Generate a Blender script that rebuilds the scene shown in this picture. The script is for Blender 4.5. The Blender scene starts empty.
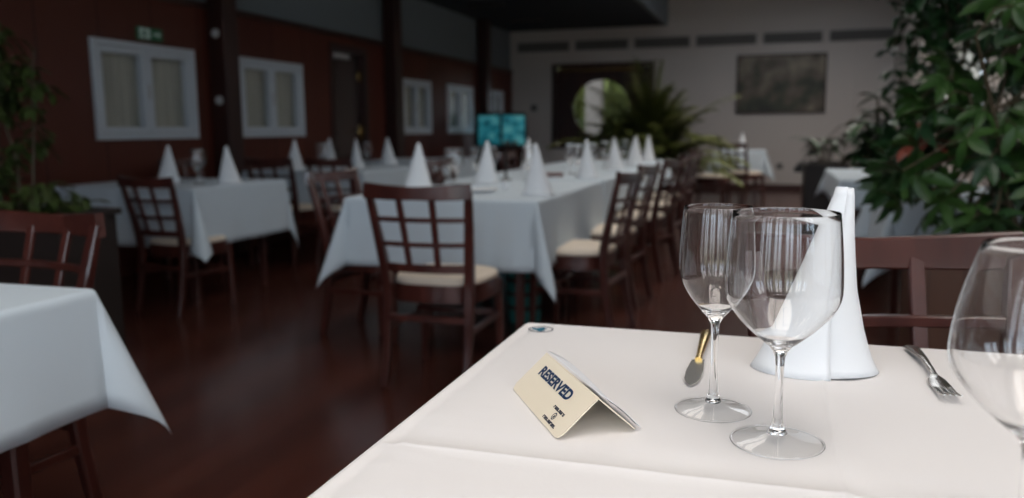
import bpy, bmesh, math, random
from mathutils import Vector, Matrix, noise
PI = math.pi
sc = bpy.context.scene
COL = sc.collection

# ------------------------------------------------------------------ materials
def mat(name, col, rough=.5, spec=.5, metal=0., bump=None, var=None, trans=0., ior=1.45, emit=None, coat=0., sheen=0., sss=0.):
    m = bpy.data.materials.new(name); m.use_nodes = True
    nt = m.node_tree; b = nt.nodes['Principled BSDF']
    b.inputs['Base Color'].default_value = (*col, 1)
    b.inputs['Roughness'].default_value = rough
    b.inputs['Specular IOR Level'].default_value = spec
    b.inputs['Metallic'].default_value = metal
    b.inputs['Transmission Weight'].default_value = trans
    b.inputs['IOR'].default_value = ior
    b.inputs['Coat Weight'].default_value = coat
    b.inputs['Coat Roughness'].default_value = .12
    b.inputs['Sheen Weight'].default_value = sheen
    if emit:
        b.inputs['Emission Color'].default_value = (*emit[0], 1)
        b.inputs['Emission Strength'].default_value = emit[1]
    tc = None
    if bump or var:
        tc = nt.nodes.new('ShaderNodeTexCoord')
    if var:   # (scale xyz, colour two, detail)
        scl, col2, det = var
        mp = nt.nodes.new('ShaderNodeMapping'); mp.inputs['Scale'].default_value = scl
        n = nt.nodes.new('ShaderNodeTexNoise'); n.inputs['Scale'].default_value = 1; n.inputs['Detail'].default_value = det
        r = nt.nodes.new('ShaderNodeMix'); r.data_type = 'RGBA'
        r.inputs[6].default_value = (*col, 1); r.inputs[7].default_value = (*col2, 1)
        cr = nt.nodes.new('ShaderNodeMapRange'); cr.inputs[1].default_value = .35; cr.inputs[2].default_value = .65
        nt.links.new(tc.outputs['Object'], mp.inputs['Vector']); nt.links.new(mp.outputs[0], n.inputs['Vector'])
        nt.links.new(n.outputs[0], cr.inputs[0]); nt.links.new(cr.outputs[0], r.inputs[0]); nt.links.new(r.outputs[2], b.inputs['Base Color'])
    if bump:  # (scale, strength, distance)
        n2 = nt.nodes.new('ShaderNodeTexNoise'); n2.inputs['Scale'].default_value = bump[0]; n2.inputs['Detail'].default_value = 4
        bp = nt.nodes.new('ShaderNodeBump'); bp.inputs['Strength'].default_value = bump[1]; bp.inputs['Distance'].default_value = bump[2]
        nt.links.new(tc.outputs['Object'], n2.inputs['Vector']); nt.links.new(n2.outputs[0], bp.inputs['Height']); nt.links.new(bp.outputs[0], b.inputs['Normal'])
    return m

def board_mat(name, c1, c2, axis, width, rough, gap_dark=.4, coat=0., grain=(2, 30), spec=.5):
    """boards running along one axis; axis = index counted across the boards"""
    m = bpy.data.materials.new(name); m.use_nodes = True
    nt = m.node_tree; N = nt.nodes; L = nt.links; b = N['Principled BSDF']
    tc = N.new('ShaderNodeTexCoord'); sp = N.new('ShaderNodeSeparateXYZ'); L.new(tc.outputs['Object'], sp.inputs[0])
    def mth(op, a, v=None, w=None):
        n = N.new('ShaderNodeMath'); n.operation = op
        for i, q in enumerate((a, v, w)):
            if q is None: continue
            if isinstance(q, (int, float)): n.inputs[i].default_value = q
            else: L.new(q, n.inputs[i])
        return n.outputs[0]
    d = mth('DIVIDE', sp.outputs[axis], width); fl = mth('FLOOR', d); fr = mth('FRACT', d)
    wn = N.new('ShaderNodeTexWhiteNoise'); wn.noise_dimensions = '1D'; L.new(fl, wn.inputs['W'])
    mp = N.new('ShaderNodeMapping'); s = [grain[0]] * 3; s[axis] = grain[1]; mp.inputs['Scale'].default_value = s
    L.new(tc.outputs['Object'], mp.inputs['Vector'])
    ad = N.new('ShaderNodeVectorMath'); ad.operation = 'ADD'; L.new(mp.outputs[0], ad.inputs[0])
    sc_ = N.new('ShaderNodeVectorMath'); sc_.operation = 'SCALE'; sc_.inputs['Scale'].default_value = 17.; L.new(wn.outputs['Color'], sc_.inputs[0]); L.new(sc_.outputs[0], ad.inputs[1])
    ns = N.new('ShaderNodeTexNoise'); ns.inputs['Scale'].default_value = 1; ns.inputs['Detail'].default_value = 5; L.new(ad.outputs[0], ns.inputs['Vector'])
    f = mth('MULTIPLY_ADD', wn.outputs['Value'], .5, mth('MULTIPLY', ns.outputs[0], .6))
    mx = N.new('ShaderNodeMix'); mx.data_type = 'RGBA'; mx.inputs[6].default_value = (*c1, 1); mx.inputs[7].default_value = (*c2, 1); L.new(f, mx.inputs[0])
    g = mth('LESS_THAN', mth('ABSOLUTE', mth('SUBTRACT', fr, .5)), .485)
    gm = mth('MULTIPLY_ADD', g, 1 - gap_dark, gap_dark)
    m2 = N.new('ShaderNodeMix'); m2.data_type = 'RGBA'; m2.blend_type = 'MULTIPLY'; m2.inputs[0].default_value = 1
    L.new(mx.outputs[2], m2.inputs[6]); L.new(gm, m2.inputs[7]); L.new(m2.outputs[2], b.inputs['Base Color'])
    bp = N.new('ShaderNodeBump'); bp.inputs['Strength'].default_value = .25; bp.inputs['Distance'].default_value = .003
    L.new(mth('MULTIPLY_ADD', ns.outputs[0], .25, g), bp.inputs['Height']); L.new(bp.outputs[0], b.inputs['Normal'])
    b.inputs['Roughness'].default_value = rough; b.inputs['Specular IOR Level'].default_value = spec; b.inputs['Coat Weight'].default_value = coat; b.inputs['Coat Roughness'].default_value = .2
    return m

def pane_mat(name, tint=(1, 1, 1), rough=.02):
    """clear flat window glass: lets light straight through, mirrors at grazing angles"""
    m = bpy.data.materials.new(name); m.use_nodes = True
    nt = m.node_tree; nt.nodes.remove(nt.nodes['Principled BSDF']); out = nt.nodes['Material Output']
    t = nt.nodes.new('ShaderNodeBsdfTransparent'); t.inputs[0].default_value = (*tint, 1)
    g = nt.nodes.new('ShaderNodeBsdfGlossy'); g.inputs['Roughness'].default_value = rough
    fr = nt.nodes.new('ShaderNodeFresnel'); gm = nt.nodes.new('ShaderNodeNewGeometry'); io = nt.nodes.new('ShaderNodeMapRange'); io.inputs[3].default_value = 1.45; io.inputs[4].default_value = 1 / 1.45
    nt.links.new(gm.outputs['Backfacing'], io.inputs[0]); nt.links.new(io.outputs[0], fr.inputs[0])
    mx = nt.nodes.new('ShaderNodeMixShader'); nt.links.new(fr.outputs[0], mx.inputs[0]); nt.links.new(t.outputs[0], mx.inputs[1]); nt.links.new(g.outputs[0], mx.inputs[2])
    nt.links.new(mx.outputs[0], out.inputs[0]); return m

M = {}
M['wood'] = mat('mahogany', (.072, .019, .014), .30, .5, var=((14, 14, 3), (.040, .010, .008), 4), coat=.8)
M['cream'] = mat('cream_fabric', (.78, .69, .58), .85, .2, bump=(300, .15, .001))
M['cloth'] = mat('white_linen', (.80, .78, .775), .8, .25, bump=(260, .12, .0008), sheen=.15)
M['cloth_blue'] = mat('white_cotton', (.58, .665, .73), .85, .2, bump=(200, .1, .0008), sheen=.1)  # white cloth with the blue tint of daylight put into its colour
M['napkin'] = mat('napkin_white', (.80, .83, .86), .8, .2, bump=(280, .12, .0006), sheen=.1)
M['glass'] = mat('clear_glass', (1, 1, 1), 0., .5, trans=1., ior=1.48)
M['thin_glass'] = pane_mat('thin_glass', (.97, .975, .975), .01)
M['card'] = mat('cream_card', (.86, .77, .62), .55, .3, var=((6, 6, 6), (.83, .74, .585), 3))
M['paper'] = mat('white_paper', (.80, .82, .86), .7, .2)
M['ink'] = mat('navy_ink', (.010, .036, .10), .6, .3)
M['ink_dark'] = mat('dark_ink', (.03, .035, .06), .6, .3)
M['teal_ink'] = mat('teal_thread', (.03, .16, .24), .7, .2)
M['steel'] = mat('steel', (.66, .64, .60), .27, .5, 1.)
M['brass'] = mat('brass', (.70, .48, .17), .25, .5, 1.)
M['floor'] = board_mat('dark_floorboards', (.050, .015, .011), (.095, .030, .020), 0, .14, .24, .5, 0., (1.5, 22))
M['panel'] = board_mat('mahogany_panelling', (.080, .019, .012), (.125, .031, .018), 1, .55, .5, .45, 0., (1.2, 9), spec=.25)
M['upper'] = mat('blue_grey_paint', (.21, .25, .28), .85, .2)  # white upper wall, its dimness put into the colour
M['ceiling'] = mat('dark_slate_paint', (.062, .074, .088), .9, .1)  # white ceiling; the gloom overhead is put into its colour
M['far'] = mat('warm_grey_plaster', (.60, .56, .53), .85, .2, bump=(60, .1, .002))
M['farsoft'] = mat('grey_soffit_slats', (.16, .155, .15), .6, .3)
M['base'] = mat('dark_red_skirting', (.05, .016, .012), .4)
M['column'] = mat('dark_post_wood', (.030, .010, .008), .4, var=((10, 10, 2), (.045, .014, .010), 4))
M['doorwood'] = mat('dark_door_wood', (.030, .014, .012), .22, var=((9, 9, 2), (.042, .018, .014), 4), coat=.3)
M['white'] = mat('white_window_paint', (.62, .67, .72), .45)
M['curtain'] = mat('beige_curtain', (.50, .50, .42), .9, .1, var=((1, 9, 1), (.38, .38, .32), 3))
M['pane'] = pane_mat('window_pane'); M['pane_soft'] = pane_mat('hammered_pane', (1, 1, 1), .45)
M['sheer'] = bpy.data.materials.new('sheer_curtain'); M['sheer'].use_nodes = True
_n = M['sheer'].node_tree; _n.nodes.remove(_n.nodes['Principled BSDF']); _t = _n.nodes.new('ShaderNodeBsdfTranslucent'); _t.inputs[0].default_value = (.30, .30, .28, 1)
_d = _n.nodes.new('ShaderNodeBsdfDiffuse'); _d.inputs[0].default_value = (.5, .5, .47, 1); _m = _n.nodes.new('ShaderNodeMixShader'); _m.inputs[0].default_value = .6
_n.links.new(_d.outputs[0], _m.inputs[1]); _n.links.new(_t.outputs[0], _m.inputs[2]); _n.links.new(_m.outputs[0], _n.nodes['Material Output'].inputs[0])
M['black'] = mat('black_trim', (.012, .012, .013), .4)
M['grey'] = mat('pale_plastic', (.5, .5, .5), .4)
M['leaf'] = mat('leaf_green', (.022, .062, .014), .42, .4, var=((9, 9, 9), (.04, .095, .02), 2))
M['leaf_dark'] = mat('leaf_dark_green', (.014, .045, .018), .4, .5, var=((9, 9, 9), (.028, .075, .022), 2))
M['leaf_palm'] = mat('palm_green', (.11, .13, .03), .5, .4, var=((7, 7, 7), (.16, .18, .05), 2))
M['leaf_olive'] = mat('leaf_olive', (.032, .055, .013), .5, .35, var=((7, 7, 7), (.06, .085, .022), 2))
M['leaf_red'] = mat('leaf_red', (.20, .045, .028), .5, .4)
M['leaf_orange'] = mat('leaf_orange', (.55, .25, .05), .5, .4)
M['stem'] = mat('plant_stem', (.06, .045, .025), .7)
M['pot'] = mat('dark_pot', (.022, .016, .014), .5)
M['planter'] = board_mat('brown_planter_boards', (.060, .024, .013), (.10, .042, .022), 0, .11, .5, .35, 0., (2, 14))
M['soil'] = mat('soil', (.015, .01, .007), .95)
M['teal'] = mat('turquoise_plastic', (.03, .26, .25), .45)
M['brown'] = mat('brown_leather', (.12, .035, .02), .4)
M['green_sign'] = mat('green_sign', (.01, .12, .05), .4, emit=((.01, .16, .06), .02))
M['white_sign'] = mat('white_sign', (.6, .75, .7), .4, emit=((.6, .8, .75), .01))
M['hedge'] = mat('garden_green', (.045, .07, .014), .8, var=((3, 3, 3), (.08, .11, .025), 4))
M['trunk'] = mat('garden_wall_grey', (.10, .10, .10), .9)
M['ground'] = mat('garden_ground', (.05, .055, .03), .95)
def water_mat():
    m = bpy.data.materials.new('lit_tank_water'); m.use_nodes = True; nt = m.node_tree; N = nt.nodes; L = nt.links; b = N['Principled BSDF']; b.inputs['Roughness'].default_value = .2
    tc = N.new('ShaderNodeTexCoord'); mp = N.new('ShaderNodeMapping'); mp.inputs['Scale'].default_value = (4, 4, 7); n = N.new('ShaderNodeTexNoise'); n.inputs['Scale'].default_value = 1; n.inputs['Detail'].default_value = 4
    r = N.new('ShaderNodeValToRGB'); e = r.color_ramp.elements; e[0].position = .36; e[0].color = (.008, .07, .10, 1); e[1].position = .66; e[1].color = (.10, .34, .36, 1); q = e.new(.50); q.color = (.02, .20, .25, 1)
    L.new(tc.outputs['Object'], mp.inputs[0]); L.new(mp.outputs[0], n.inputs[0]); L.new(n.outputs[0], r.inputs[0]); L.new(r.outputs[0], b.inputs['Base Color']); L.new(r.outputs[0], b.inputs['Emission Color']); b.inputs['Emission Strength'].default_value = .42
    return m
M['water'] = water_mat()

# painting: dark landscape, all procedural
def painting_mat():
    m = bpy.data.materials.new('painted_landscape'); m.use_nodes = True; nt = m.node_tree; N = nt.nodes; L = nt.links
    b = N['Principled BSDF']; b.inputs['Roughness'].default_value = .5
    tc = N.new('ShaderNodeTexCoord'); n = N.new('ShaderNodeTexNoise'); n.inputs['Scale'].default_value = 3.2; n.inputs['Detail'].default_value = 7
    L.new(tc.outputs['Object'], n.inputs['Vector'])
    sp = N.new('ShaderNodeSeparateXYZ'); L.new(tc.outputs['Object'], sp.inputs[0])
    ma = N.new('ShaderNodeMath'); ma.operation = 'MULTIPLY_ADD'; ma.inputs[1].default_value = .16; L.new(sp.outputs[2], ma.inputs[0]); L.new(n.outputs[0], ma.inputs[2])
    r = N.new('ShaderNodeValToRGB'); e = r.color_ramp.elements
    e[0].position = .40; e[0].color = (.014, .016, .010, 1); e[1].position = .78; e[1].color = (.26, .23, .17, 1)
    q = e.new(.52); q.color = (.050, .055, .032, 1); q = e.new(.62); q.color = (.13, .10, .075, 1)
    L.new(ma.outputs[0], r.inputs[0]); L.new(r.outputs[0], b.inputs['Base Color']); return m
M['painting'] = painting_mat()

# ------------------------------------------------------------------ mesh helpers
class MB:
    def __init__(s): s.v = []; s.f = []
    def add(s, vs, fs):
        o = len(s.v); s.v += [Vector(v) for v in vs]; s.f += [tuple(i + o for i in f) for f in fs]; return s
    def box(s, lo, hi, mtx=None):
        x0, y0, z0 = lo; x1, y1, z1 = hi
        vs = [Vector(v) for v in ((x0,y0,z0),(x1,y0,z0),(x1,y1,z0),(x0,y1,z0),(x0,y0,z1),(x1,y0,z1),(x1,y1,z1),(x0,y1,z1))]
        if mtx: vs = [mtx @ v for v in vs]
        return s.add(vs, ((0,3,2,1),(4,5,6,7),(0,1,5,4),(1,2,6,5),(2,3,7,6),(3,0,4,7)))
    def bar(s, pts, w, d, side, c=.25):
        """rounded rectangular bar along pts; w along side, d across it; w, d may be lists"""
        pts = [Vector(p) for p in pts]; n = len(pts); side = Vector(side)
        W = w if isinstance(w, (list, tuple)) else [w] * n; D = d if isinstance(d, (list, tuple)) else [d] * n
        vs = []
        for i, p in enumerate(pts):
            t = (pts[min(i + 1, n - 1)] - pts[max(i - 1, 0)]).normalized()
            nn = t.cross(side).normalized(); sd = nn.cross(t).normalized()
            a, b = W[i] / 2, D[i] / 2; k = min(a, b) * c * 2 * .6
            for (x, y) in ((a-k, b), (a, b-k), (a, -b+k), (a-k, -b), (-a+k, -b), (-a, -b+k), (-a, b-k), (-a+k, b)):
                vs.append(p + sd * x + nn * y)
        fs = [tuple(range(7, -1, -1)), tuple(8 * (n - 1) + k for k in range(8))]
        for i in range(n - 1):
            for k in range(8):
                fs.append((8*i + k, 8*i + (k+1) % 8, 8*(i+1) + (k+1) % 8, 8*(i+1) + k))
        return s.add(vs, fs)
    def tube(s, pts, r, seg=8):
        pts = [Vector(p) for p in pts]; n = len(pts); R = r if isinstance(r, (list, tuple)) else [r] * n
        vs = []; ref = Vector((.31, .17, .93))
        for i, p in enumerate(pts):
            t = (pts[min(i + 1, n - 1)] - pts[max(i - 1, 0)]).normalized()
            a = t.cross(ref).normalized(); b = t.cross(a)
            for k in range(seg):
                q = 2 * PI * k / seg; vs.append(p + a * math.cos(q) * R[i] + b * math.sin(q) * R[i])
        fs = [tuple(range(seg)), tuple(seg * (n - 1) + k for k in range(seg - 1, -1, -1))]
        for i in range(n - 1):
            for k in range(seg):
                fs.append((seg*i + k, seg*(i+1) + k, seg*(i+1) + (k+1) % seg, seg*i + (k+1) % seg))
        return s.add(vs, fs)
    def lathe(s, prof, seg=32, ctr=(0, 0, 0)):
        """profile of (r, z); r = 0 ends are closed to a point"""
        c = Vector(ctr); vs = []; rows = []
        for r, z in prof:
            if r < 1e-6: rows.append([len(vs)]); vs.append(c + Vector((0, 0, z)))
            else:
                rows.append(list(range(len(vs), len(vs) + seg)))
                vs += [c + Vector((r * math.cos(2*PI*k/seg), r * math.sin(2*PI*k/seg), z)) for k in range(seg)]
        fs = []
        for A, B in zip(rows[:-1], rows[1:]):
            for k in range(seg):
                k2 = (k + 1) % seg
                if len(A) == 1 and len(B) == 1: continue
                if len(A) == 1: fs.append((A[0], B[k2], B[k]))
                elif len(B) == 1: fs.append((A[k], A[k2], B[0]))
                else: fs.append((A[k], A[k2], B[k2], B[k]))
        return s.add(vs, fs)
    def prism(s, poly, z0, z1, mtx=None):
        n = len(poly); vs = [Vector((x, y, z0)) for x, y in poly] + [Vector((x, y, z1)) for x, y in poly]
        if mtx: vs = [mtx @ v for v in vs]
        return s.add(vs, [tuple(range(n - 1, -1, -1)), tuple(range(n, 2 * n))] + [(i, (i+1) % n, n + (i+1) % n, n + i) for i in range(n)])
    def build(s, name, m, parent=None, loc=None, rz=0., smooth=True, ang=35, bevel=0., fix=True):
        me = bpy.data.meshes.new(name); me.from_pydata([tuple(v) for v in s.v], [], s.f)
        if fix:
            bm = bmesh.new(); bm.from_mesh(me); bmesh.ops.recalc_face_normals(bm, faces=bm.faces)
            if bevel: bmesh.ops.bevel(bm, geom=bm.edges[:], offset=bevel, segments=2, affect='EDGES', profile=.5)
            bm.to_mesh(me); bm.free()
        if smooth:
            me.shade_smooth()
            try: me.set_sharp_from_angle(angle=math.radians(ang))
            except Exception: pass
        me.materials.append(m)
        o = bpy.data.objects.new(name, me); COL.objects.link(o)
        if parent: o.parent = parent
        if loc: o.location = loc
        o.rotation_euler.z = rz
        return o

def tag(o, label=None, cat=None, group=None, kind=None):
    for k, v in (('label', label), ('category', cat), ('group', group), ('kind', kind)):
        if v: o[k] = v
    return o
def thing(name, label, cat, loc=(0, 0, 0), rz=0., group=None):
    o = bpy.data.objects.new(name, None); COL.objects.link(o); o.empty_display_size = .1
    o.location = loc; o.rotation_euler.z = rz
    return tag(o, label, cat, group)
def struct(name, mb, m, **k):
    return tag(mb.build(name, m, **k), kind='structure')
def kids(o): return [c for c in bpy.data.objects if c.parent == o]
def dup(root, loc, rz, label, scale=None):
    r = root.copy(); COL.objects.link(r); r.location = loc; r.rotation_euler.z = rz; r['label'] = label
    if scale: r.scale = (scale, scale, scale)
    for ch in kids(root):
        c = ch.copy(); COL.objects.link(c); c.parent = r
        for g in kids(ch):
            d = g.copy(); COL.objects.link(d); d.parent = c
    return r

# ------------------------------------------------------------------ setting
XL, XR, YB, YF, ZC, ZH, XS, ZW = -4.7, 1.9, -1.8, 15., 2.88, 3.6, -1.88, 2.17
struct('floor', MB().box((XL - .3, YB - .3, -.1), (XR + .3, YF + .3, 0)), M['floor'])
ADDED_SKYLIGHTS = [(-.95, 1.45, -1.25, 1.25), (-1.70, -.55, 3.5, 6.4), (-.3, 1.4, 6.8, 12.6)]   # unseen roof windows added in the higher ceiling for top light
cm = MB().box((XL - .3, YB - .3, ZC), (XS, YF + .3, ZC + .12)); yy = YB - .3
for a, b, c, d in ADDED_SKYLIGHTS:
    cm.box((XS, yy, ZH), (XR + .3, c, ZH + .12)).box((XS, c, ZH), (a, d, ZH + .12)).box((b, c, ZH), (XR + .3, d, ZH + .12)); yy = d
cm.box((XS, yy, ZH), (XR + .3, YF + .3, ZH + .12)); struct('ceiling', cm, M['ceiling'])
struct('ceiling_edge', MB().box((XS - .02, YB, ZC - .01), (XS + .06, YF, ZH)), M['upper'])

def wall_along_y(name, x0, x1, z0, z1, holes, m):
    """wall slab between x0 and x1 from YB to YF with rectangular holes (y0, y1, za, zb)"""
    mb = MB(); y = YB - .2
    for (a, b, za, zb) in sorted(holes):
        mb.box((x0, y, z0), (x1, a, z1))
        if za > z0: mb.box((x0, a, z0), (x1, b, za))
        if zb < z1: mb.box((x0, a, zb), (x1, b, z1))
        y = b
    mb.box((x0, y, z0), (x1, YF + .2, z1))
    return struct(name, mb, m, smooth=False)
LW = [(4.85, 5.96), (6.57, 7.65), (10.10, 11.05), (11.69, 12.80), (13.56, 14.38)]
WZ0, WZ1 = 1.035, 1.77
DOOR = (8.24, 9.12, 0., 2.06)
wall_along_y('wall_left', XL - .18, XL, 0, ZW, [(a, b, WZ0, WZ1) for a, b in LW] + [DOOR], M['panel'])
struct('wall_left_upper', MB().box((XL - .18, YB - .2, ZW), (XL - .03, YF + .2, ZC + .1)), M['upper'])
struct('trim_1', MB().box((XL - .02, YB, ZW - .035), (XL + .025, YF, ZW + .015)), M['column'])

def casement(n, y0, y1, z0=WZ0, z1=WZ1, x=XL, m='white', sashes=2):
    root = bpy.data.objects.new('window_%d' % n, None); COL.objects.link(root); root['kind'] = 'structure'
    root.location = (x, (y0 + y1) / 2, z0)
    w = (y1 - y0) / 2; h = z1 - z0
    def ring(mb, ya, yb, za, zb, t, xa, xb):
        mb.box((xa, ya, za), (xb, ya + t, zb)); mb.box((xa, yb - t, za), (xb, yb, zb))
        mb.box((xa, ya + t, za), (xb, yb - t, za + t)); mb.box((xa, ya + t, zb - t), (xb, yb - t, zb))
    f = MB(); ring(f, -w, w, 0, h, .042, -.10, .03); f.build('frame', M[m], root, smooth=False, bevel=.004)
    sw = (2 * w - .084) / sashes
    for k in range(sashes):
        a = -w + .042 + k * sw
        s = MB(); ring(s, a + .003, a + sw - .003, .045, h - .045, .050, -.05, .018); so = s.build('sash', M[m], root, smooth=False, bevel=.004)
        MB().box((-.022, a + .048, .09), (-.017, a + sw - .048, h - .09)).build('pane', M['pane_soft'] if n < 6 else M['pane'], so, smooth=False)
    hd = MB().box((.018, -.012, h * .42), (.03, .012, h * .58)); hd.build('handle', M['grey'], root, bevel=.003)
    return root
for i, (a, b) in enumerate(LW):
    r = casement(i + 1, a, b)
    # gathered curtain drawn behind the panes
    c = MB(); n = 60; w = (b - a) / 2 - .04; h = WZ1 - WZ0
    vs = []; fs = []
    for k in range(n + 1):
        y = -w + 2 * w * k / n; x = -.085 + .012 * math.sin(k * 1.3) + .006 * math.sin(k * .37)
        vs += [(x, y, .03), (x, y, h - .03)]
    for k in range(n): fs.append((2*k, 2*k + 2, 2*k + 3, 2*k + 1))
    c.add(vs, fs); c.build('curtain', M['curtain'], r, fix=False)
    MB().box((-.18, -w - .04, 0), (-.16, w + .04, h)).build('backing_board', M['curtain'], r, smooth=False)

# left door
d1 = bpy.data.objects.new('door_1', None); COL.objects.link(d1); d1['kind'] = 'structure'; d1.location = (XL, (DOOR[0] + DOOR[1]) / 2, 0)
hw = (DOOR[1] - DOOR[0]) / 2
fr = MB().box((-.18, -hw, 0), (.02, -hw + .07, 2.06)).box((-.18, hw - .07, 0), (.02, hw, 2.06)).box((-.18, -hw + .07, 1.99), (.02, hw - .07, 2.06))
fr.build('door_frame', M['column'], d1, smooth=False, bevel=.004)
lf = MB().box((-.09, -hw + .072, .005), (-.05, hw - .072, 1.988)); leaf = lf.build('door_leaf', M['doorwood'], d1, smooth=False, bevel=.003)
for za, zb in ((.2, .9), (1.05, 1.85)):
    p = MB(); ya, yb = -hw + .19, hw - .19
    p.box((-.052, ya, za), (-.042, yb, za + .03)).box((-.052, ya, zb - .03), (-.042, yb, zb)).box((-.052, ya, za), (-.042, ya + .03, zb)).box((-.052, yb - .03, za), (-.042, yb, zb))
    p.build('moulding', M['doorwood'], d1, smooth=False)
MB().box((-.05, hw - .155, .98), (-.04, hw - .085, 1.16)).build('lock_plate', M['brass'], d1, bevel=.003)
MB().tube([(-.04, hw - .12, 1.08), (.01, hw - .12, 1.08), (.012, hw - .22, 1.08)], .009).build('handle', M['brass'], d1)
MB().box((-.05, hw - .13, 1.68), (-.035, hw - .075, 1.78)).build('hinge', M['brass'], d1, bevel=.003)
MB().box((-.05, -hw + .1, 1.9), (0., hw - .4, 1.96)).build('door_closer', M['grey'], d1, bevel=.005)

# posts along the panelled wall
for i, (y, w) in enumerate(((6.28, .20), (9.70, .20), (13.20, .22))):
    struct('column_%d' % (i + 1), MB().box((XL + .0, y - w / 2, 0), (XL + .17, y + w / 2, ZC)), M['column'], smooth=False, bevel=.008)
for z, l in ((1.93, 'small round white alarm button high on the first dark post'), (1.36, 'small round white switch low on the first dark post')):
    t = thing('wall_button', l, 'switch', (XL + .085, 6.178, z))
    mb = MB().lathe([(0, .018), (.03, .018), (.038, .010), (.04, 0), (0, 0)], 20); o = mb.build('button_plate', M['grey'], t); o.rotation_euler = (PI / 2, 0, 0)
    o = MB().lathe([(0, .028), (.013, .027), (.016, .018), (0, .018)], 16).build('button', M['white'], t); o.rotation_euler = (PI / 2, 0, 0)

# far wall with an opening for the timber screen
FX0, FX1, FZ0, FZ1 = -3.85, -2.12, .80, 2.20
fw = MB(); y0, y1 = YF, YF + .18
fw.box((XL - .2, y0, 0), (FX0, y1, ZH)).box((FX1, y0, 0), (XR + .2, y1, ZH)).box((FX0, y0, 0), (FX1, y1, FZ0)).box((FX0, y0, FZ1), (FX1, y1, ZH))
struct('wall_far', fw, M['far'], smooth=False)
struct('baseboard_far', MB().box((XL, YF - .025, 0), (XR, YF, .11)), M['base'], smooth=False, bevel=.004)
struct('trim_2', MB().box((1.30, YF - .05, 0), (1.40, YF, 2.5)), M['far'], smooth=False, bevel=.006)
# timber screen with a round opening
scr = bpy.data.objects.new('window_6', None); COL.objects.link(scr); scr['kind'] = 'structure'; scr.location = (FX0, YF, FZ0)
W_, H_ = FX1 - FX0, FZ1 - FZ0; ccx, ccz, cr_ = -3.0 + 3.85, 1.455 - FZ0, .535
def holed(w, h, cx, cz, r, ya, yb, n=64):
    mb = MB(); o = []
    for k in range(n):
        a = 2 * PI * k / n; dx, dz = math.cos(a), math.sin(a)
        tx = ((w - cx) if dx > 0 else -cx) / dx if abs(dx) > 1e-6 else 1e9
        tz = ((h - cz) if dz > 0 else -cz) / dz if abs(dz) > 1e-6 else 1e9
        t = min(tx, tz); o.append((cx + dx * t, cz + dz * t, cx + dx * r, cz + dz * r))
    vs = []
    for y in (ya, yb):
        for q in o: vs += [(q[0], y, q[1]), (q[2], y, q[3])]
    fs = []
    for k in range(n):
        k2 = (k + 1) % n; B = 2 * n
        fs += [(2*k, 2*k2, 2*k2+1, 2*k+1), (B+2*k, B+2*k+1, B+2*k2+1, B+2*k2), (2*k+1, 2*k2+1, B+2*k2+1, B+2*k+1), (2*k, B+2*k, B+2*k2, 2*k2)]
    return mb.add(vs, fs)
holed(W_, H_, ccx, ccz, cr_, .03, .09).build('screen_panel', M['column'], scr, smooth=False)
rim = MB(); n = 72; pts = [(ccx + (cr_ + .0) * math.cos(2*PI*k/n), .02, ccz + cr_ * math.sin(2*PI*k/n)) for k in range(n + 1)]
rim.tube(pts, .022, 8); rim.build('round_rim', M['doorwood'], scr)
fr = MB(); t = .07
fr.box((-t, -.04, -t), (0, .1, H_ + t)).box((W_, -.04, -t), (W_ + t, .1, H_ + t)).box((0, -.04, H_), (W_, .1, H_ + t)).box((0, -.04, -t), (W_, .1, 0))
fr.build('frame', M['column'], scr, smooth=False, bevel=.006)
MB().tube([(.1, -.03, H_ - .05), (W_ - .15, -.03, H_ - .05)], .022, 10).build('top_rail', M['brass'], scr)
MB().lathe([(0, .0), (cr_ - .005, 0), (cr_ - .005, .008), (0, .008)], 48).build('pane', M['pane'], scr, loc=(ccx, .06, ccz)).rotation_euler = (PI / 2, 0, 0)
# garden beyond the round opening
random.seed(5)
def blob(mb, c, r, n=10, seed=0.):
    vs = []; fs = []
    for i in range(n + 1):
        for k in range(2 * n):
            th, ph = PI * i / n, PI * k / n
            p = Vector((math.sin(th) * math.cos(ph), math.sin(th) * math.sin(ph), math.cos(th)))
            q = 1 + .35 * noise.noise(p * 2.3 + Vector((seed, seed * 1.7, 0)))
            vs.append(Vector(c) + Vector((p.x * r[0], p.y * r[1], p.z * r[2])) * q)
    for i in range(n):
        for k in range(2 * n):
            k2 = (k + 1) % (2 * n); fs.append((i*2*n + k, (i+1)*2*n + k, (i+1)*2*n + k2, i*2*n + k2))
    return mb.add(vs, fs)
struct('ground', MB().box((-30, YF + .2, -.25), (20, 40, -.15)), M['ground'])
for k, (x, y, r, lab) in enumerate(((-4.75, 18.6, (.95, .9, 1.9), 'bright green garden bush seen at the left inside the round opening'), (-2.65, 18.2, (.85, .8, 1.9), 'green garden bush seen at the right inside the round opening'))):
    t = thing('garden_bush', lab, 'bush', (x, y, -.15), group='garden bushes')
    blob(MB(), (0, 0, r[2] * .9 + .2), r, 14, k * 3.1).build('foliage', M['hedge'], t, ang=60)
    MB().tube([(0, 0, 0), (.02, 0, .5)], .06).build('stem', M['stem'], t)
t = thing('garden_hedge', 'tall green hedge far behind the pillar outside the round opening', 'hedge', (-3.7, 21.5, -.15))
hm = MB()
for q in range(9): blob(hm, (-3.2 + .8 * q, .2 * math.sin(q * 2.1), 1.7), (.75, .6, 1.9), 10, q * 1.9)
hm.build('foliage', M['hedge'], t, ang=60); MB().tube([(0, 0, 0), (0, 0, 1.2)], .08).build('stem', M['stem'], t)
t = thing('garden_pillar', 'pale grey garden pillar seen through the middle of the round opening', 'pillar', (-3.66, 17.6, -.15))
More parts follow.
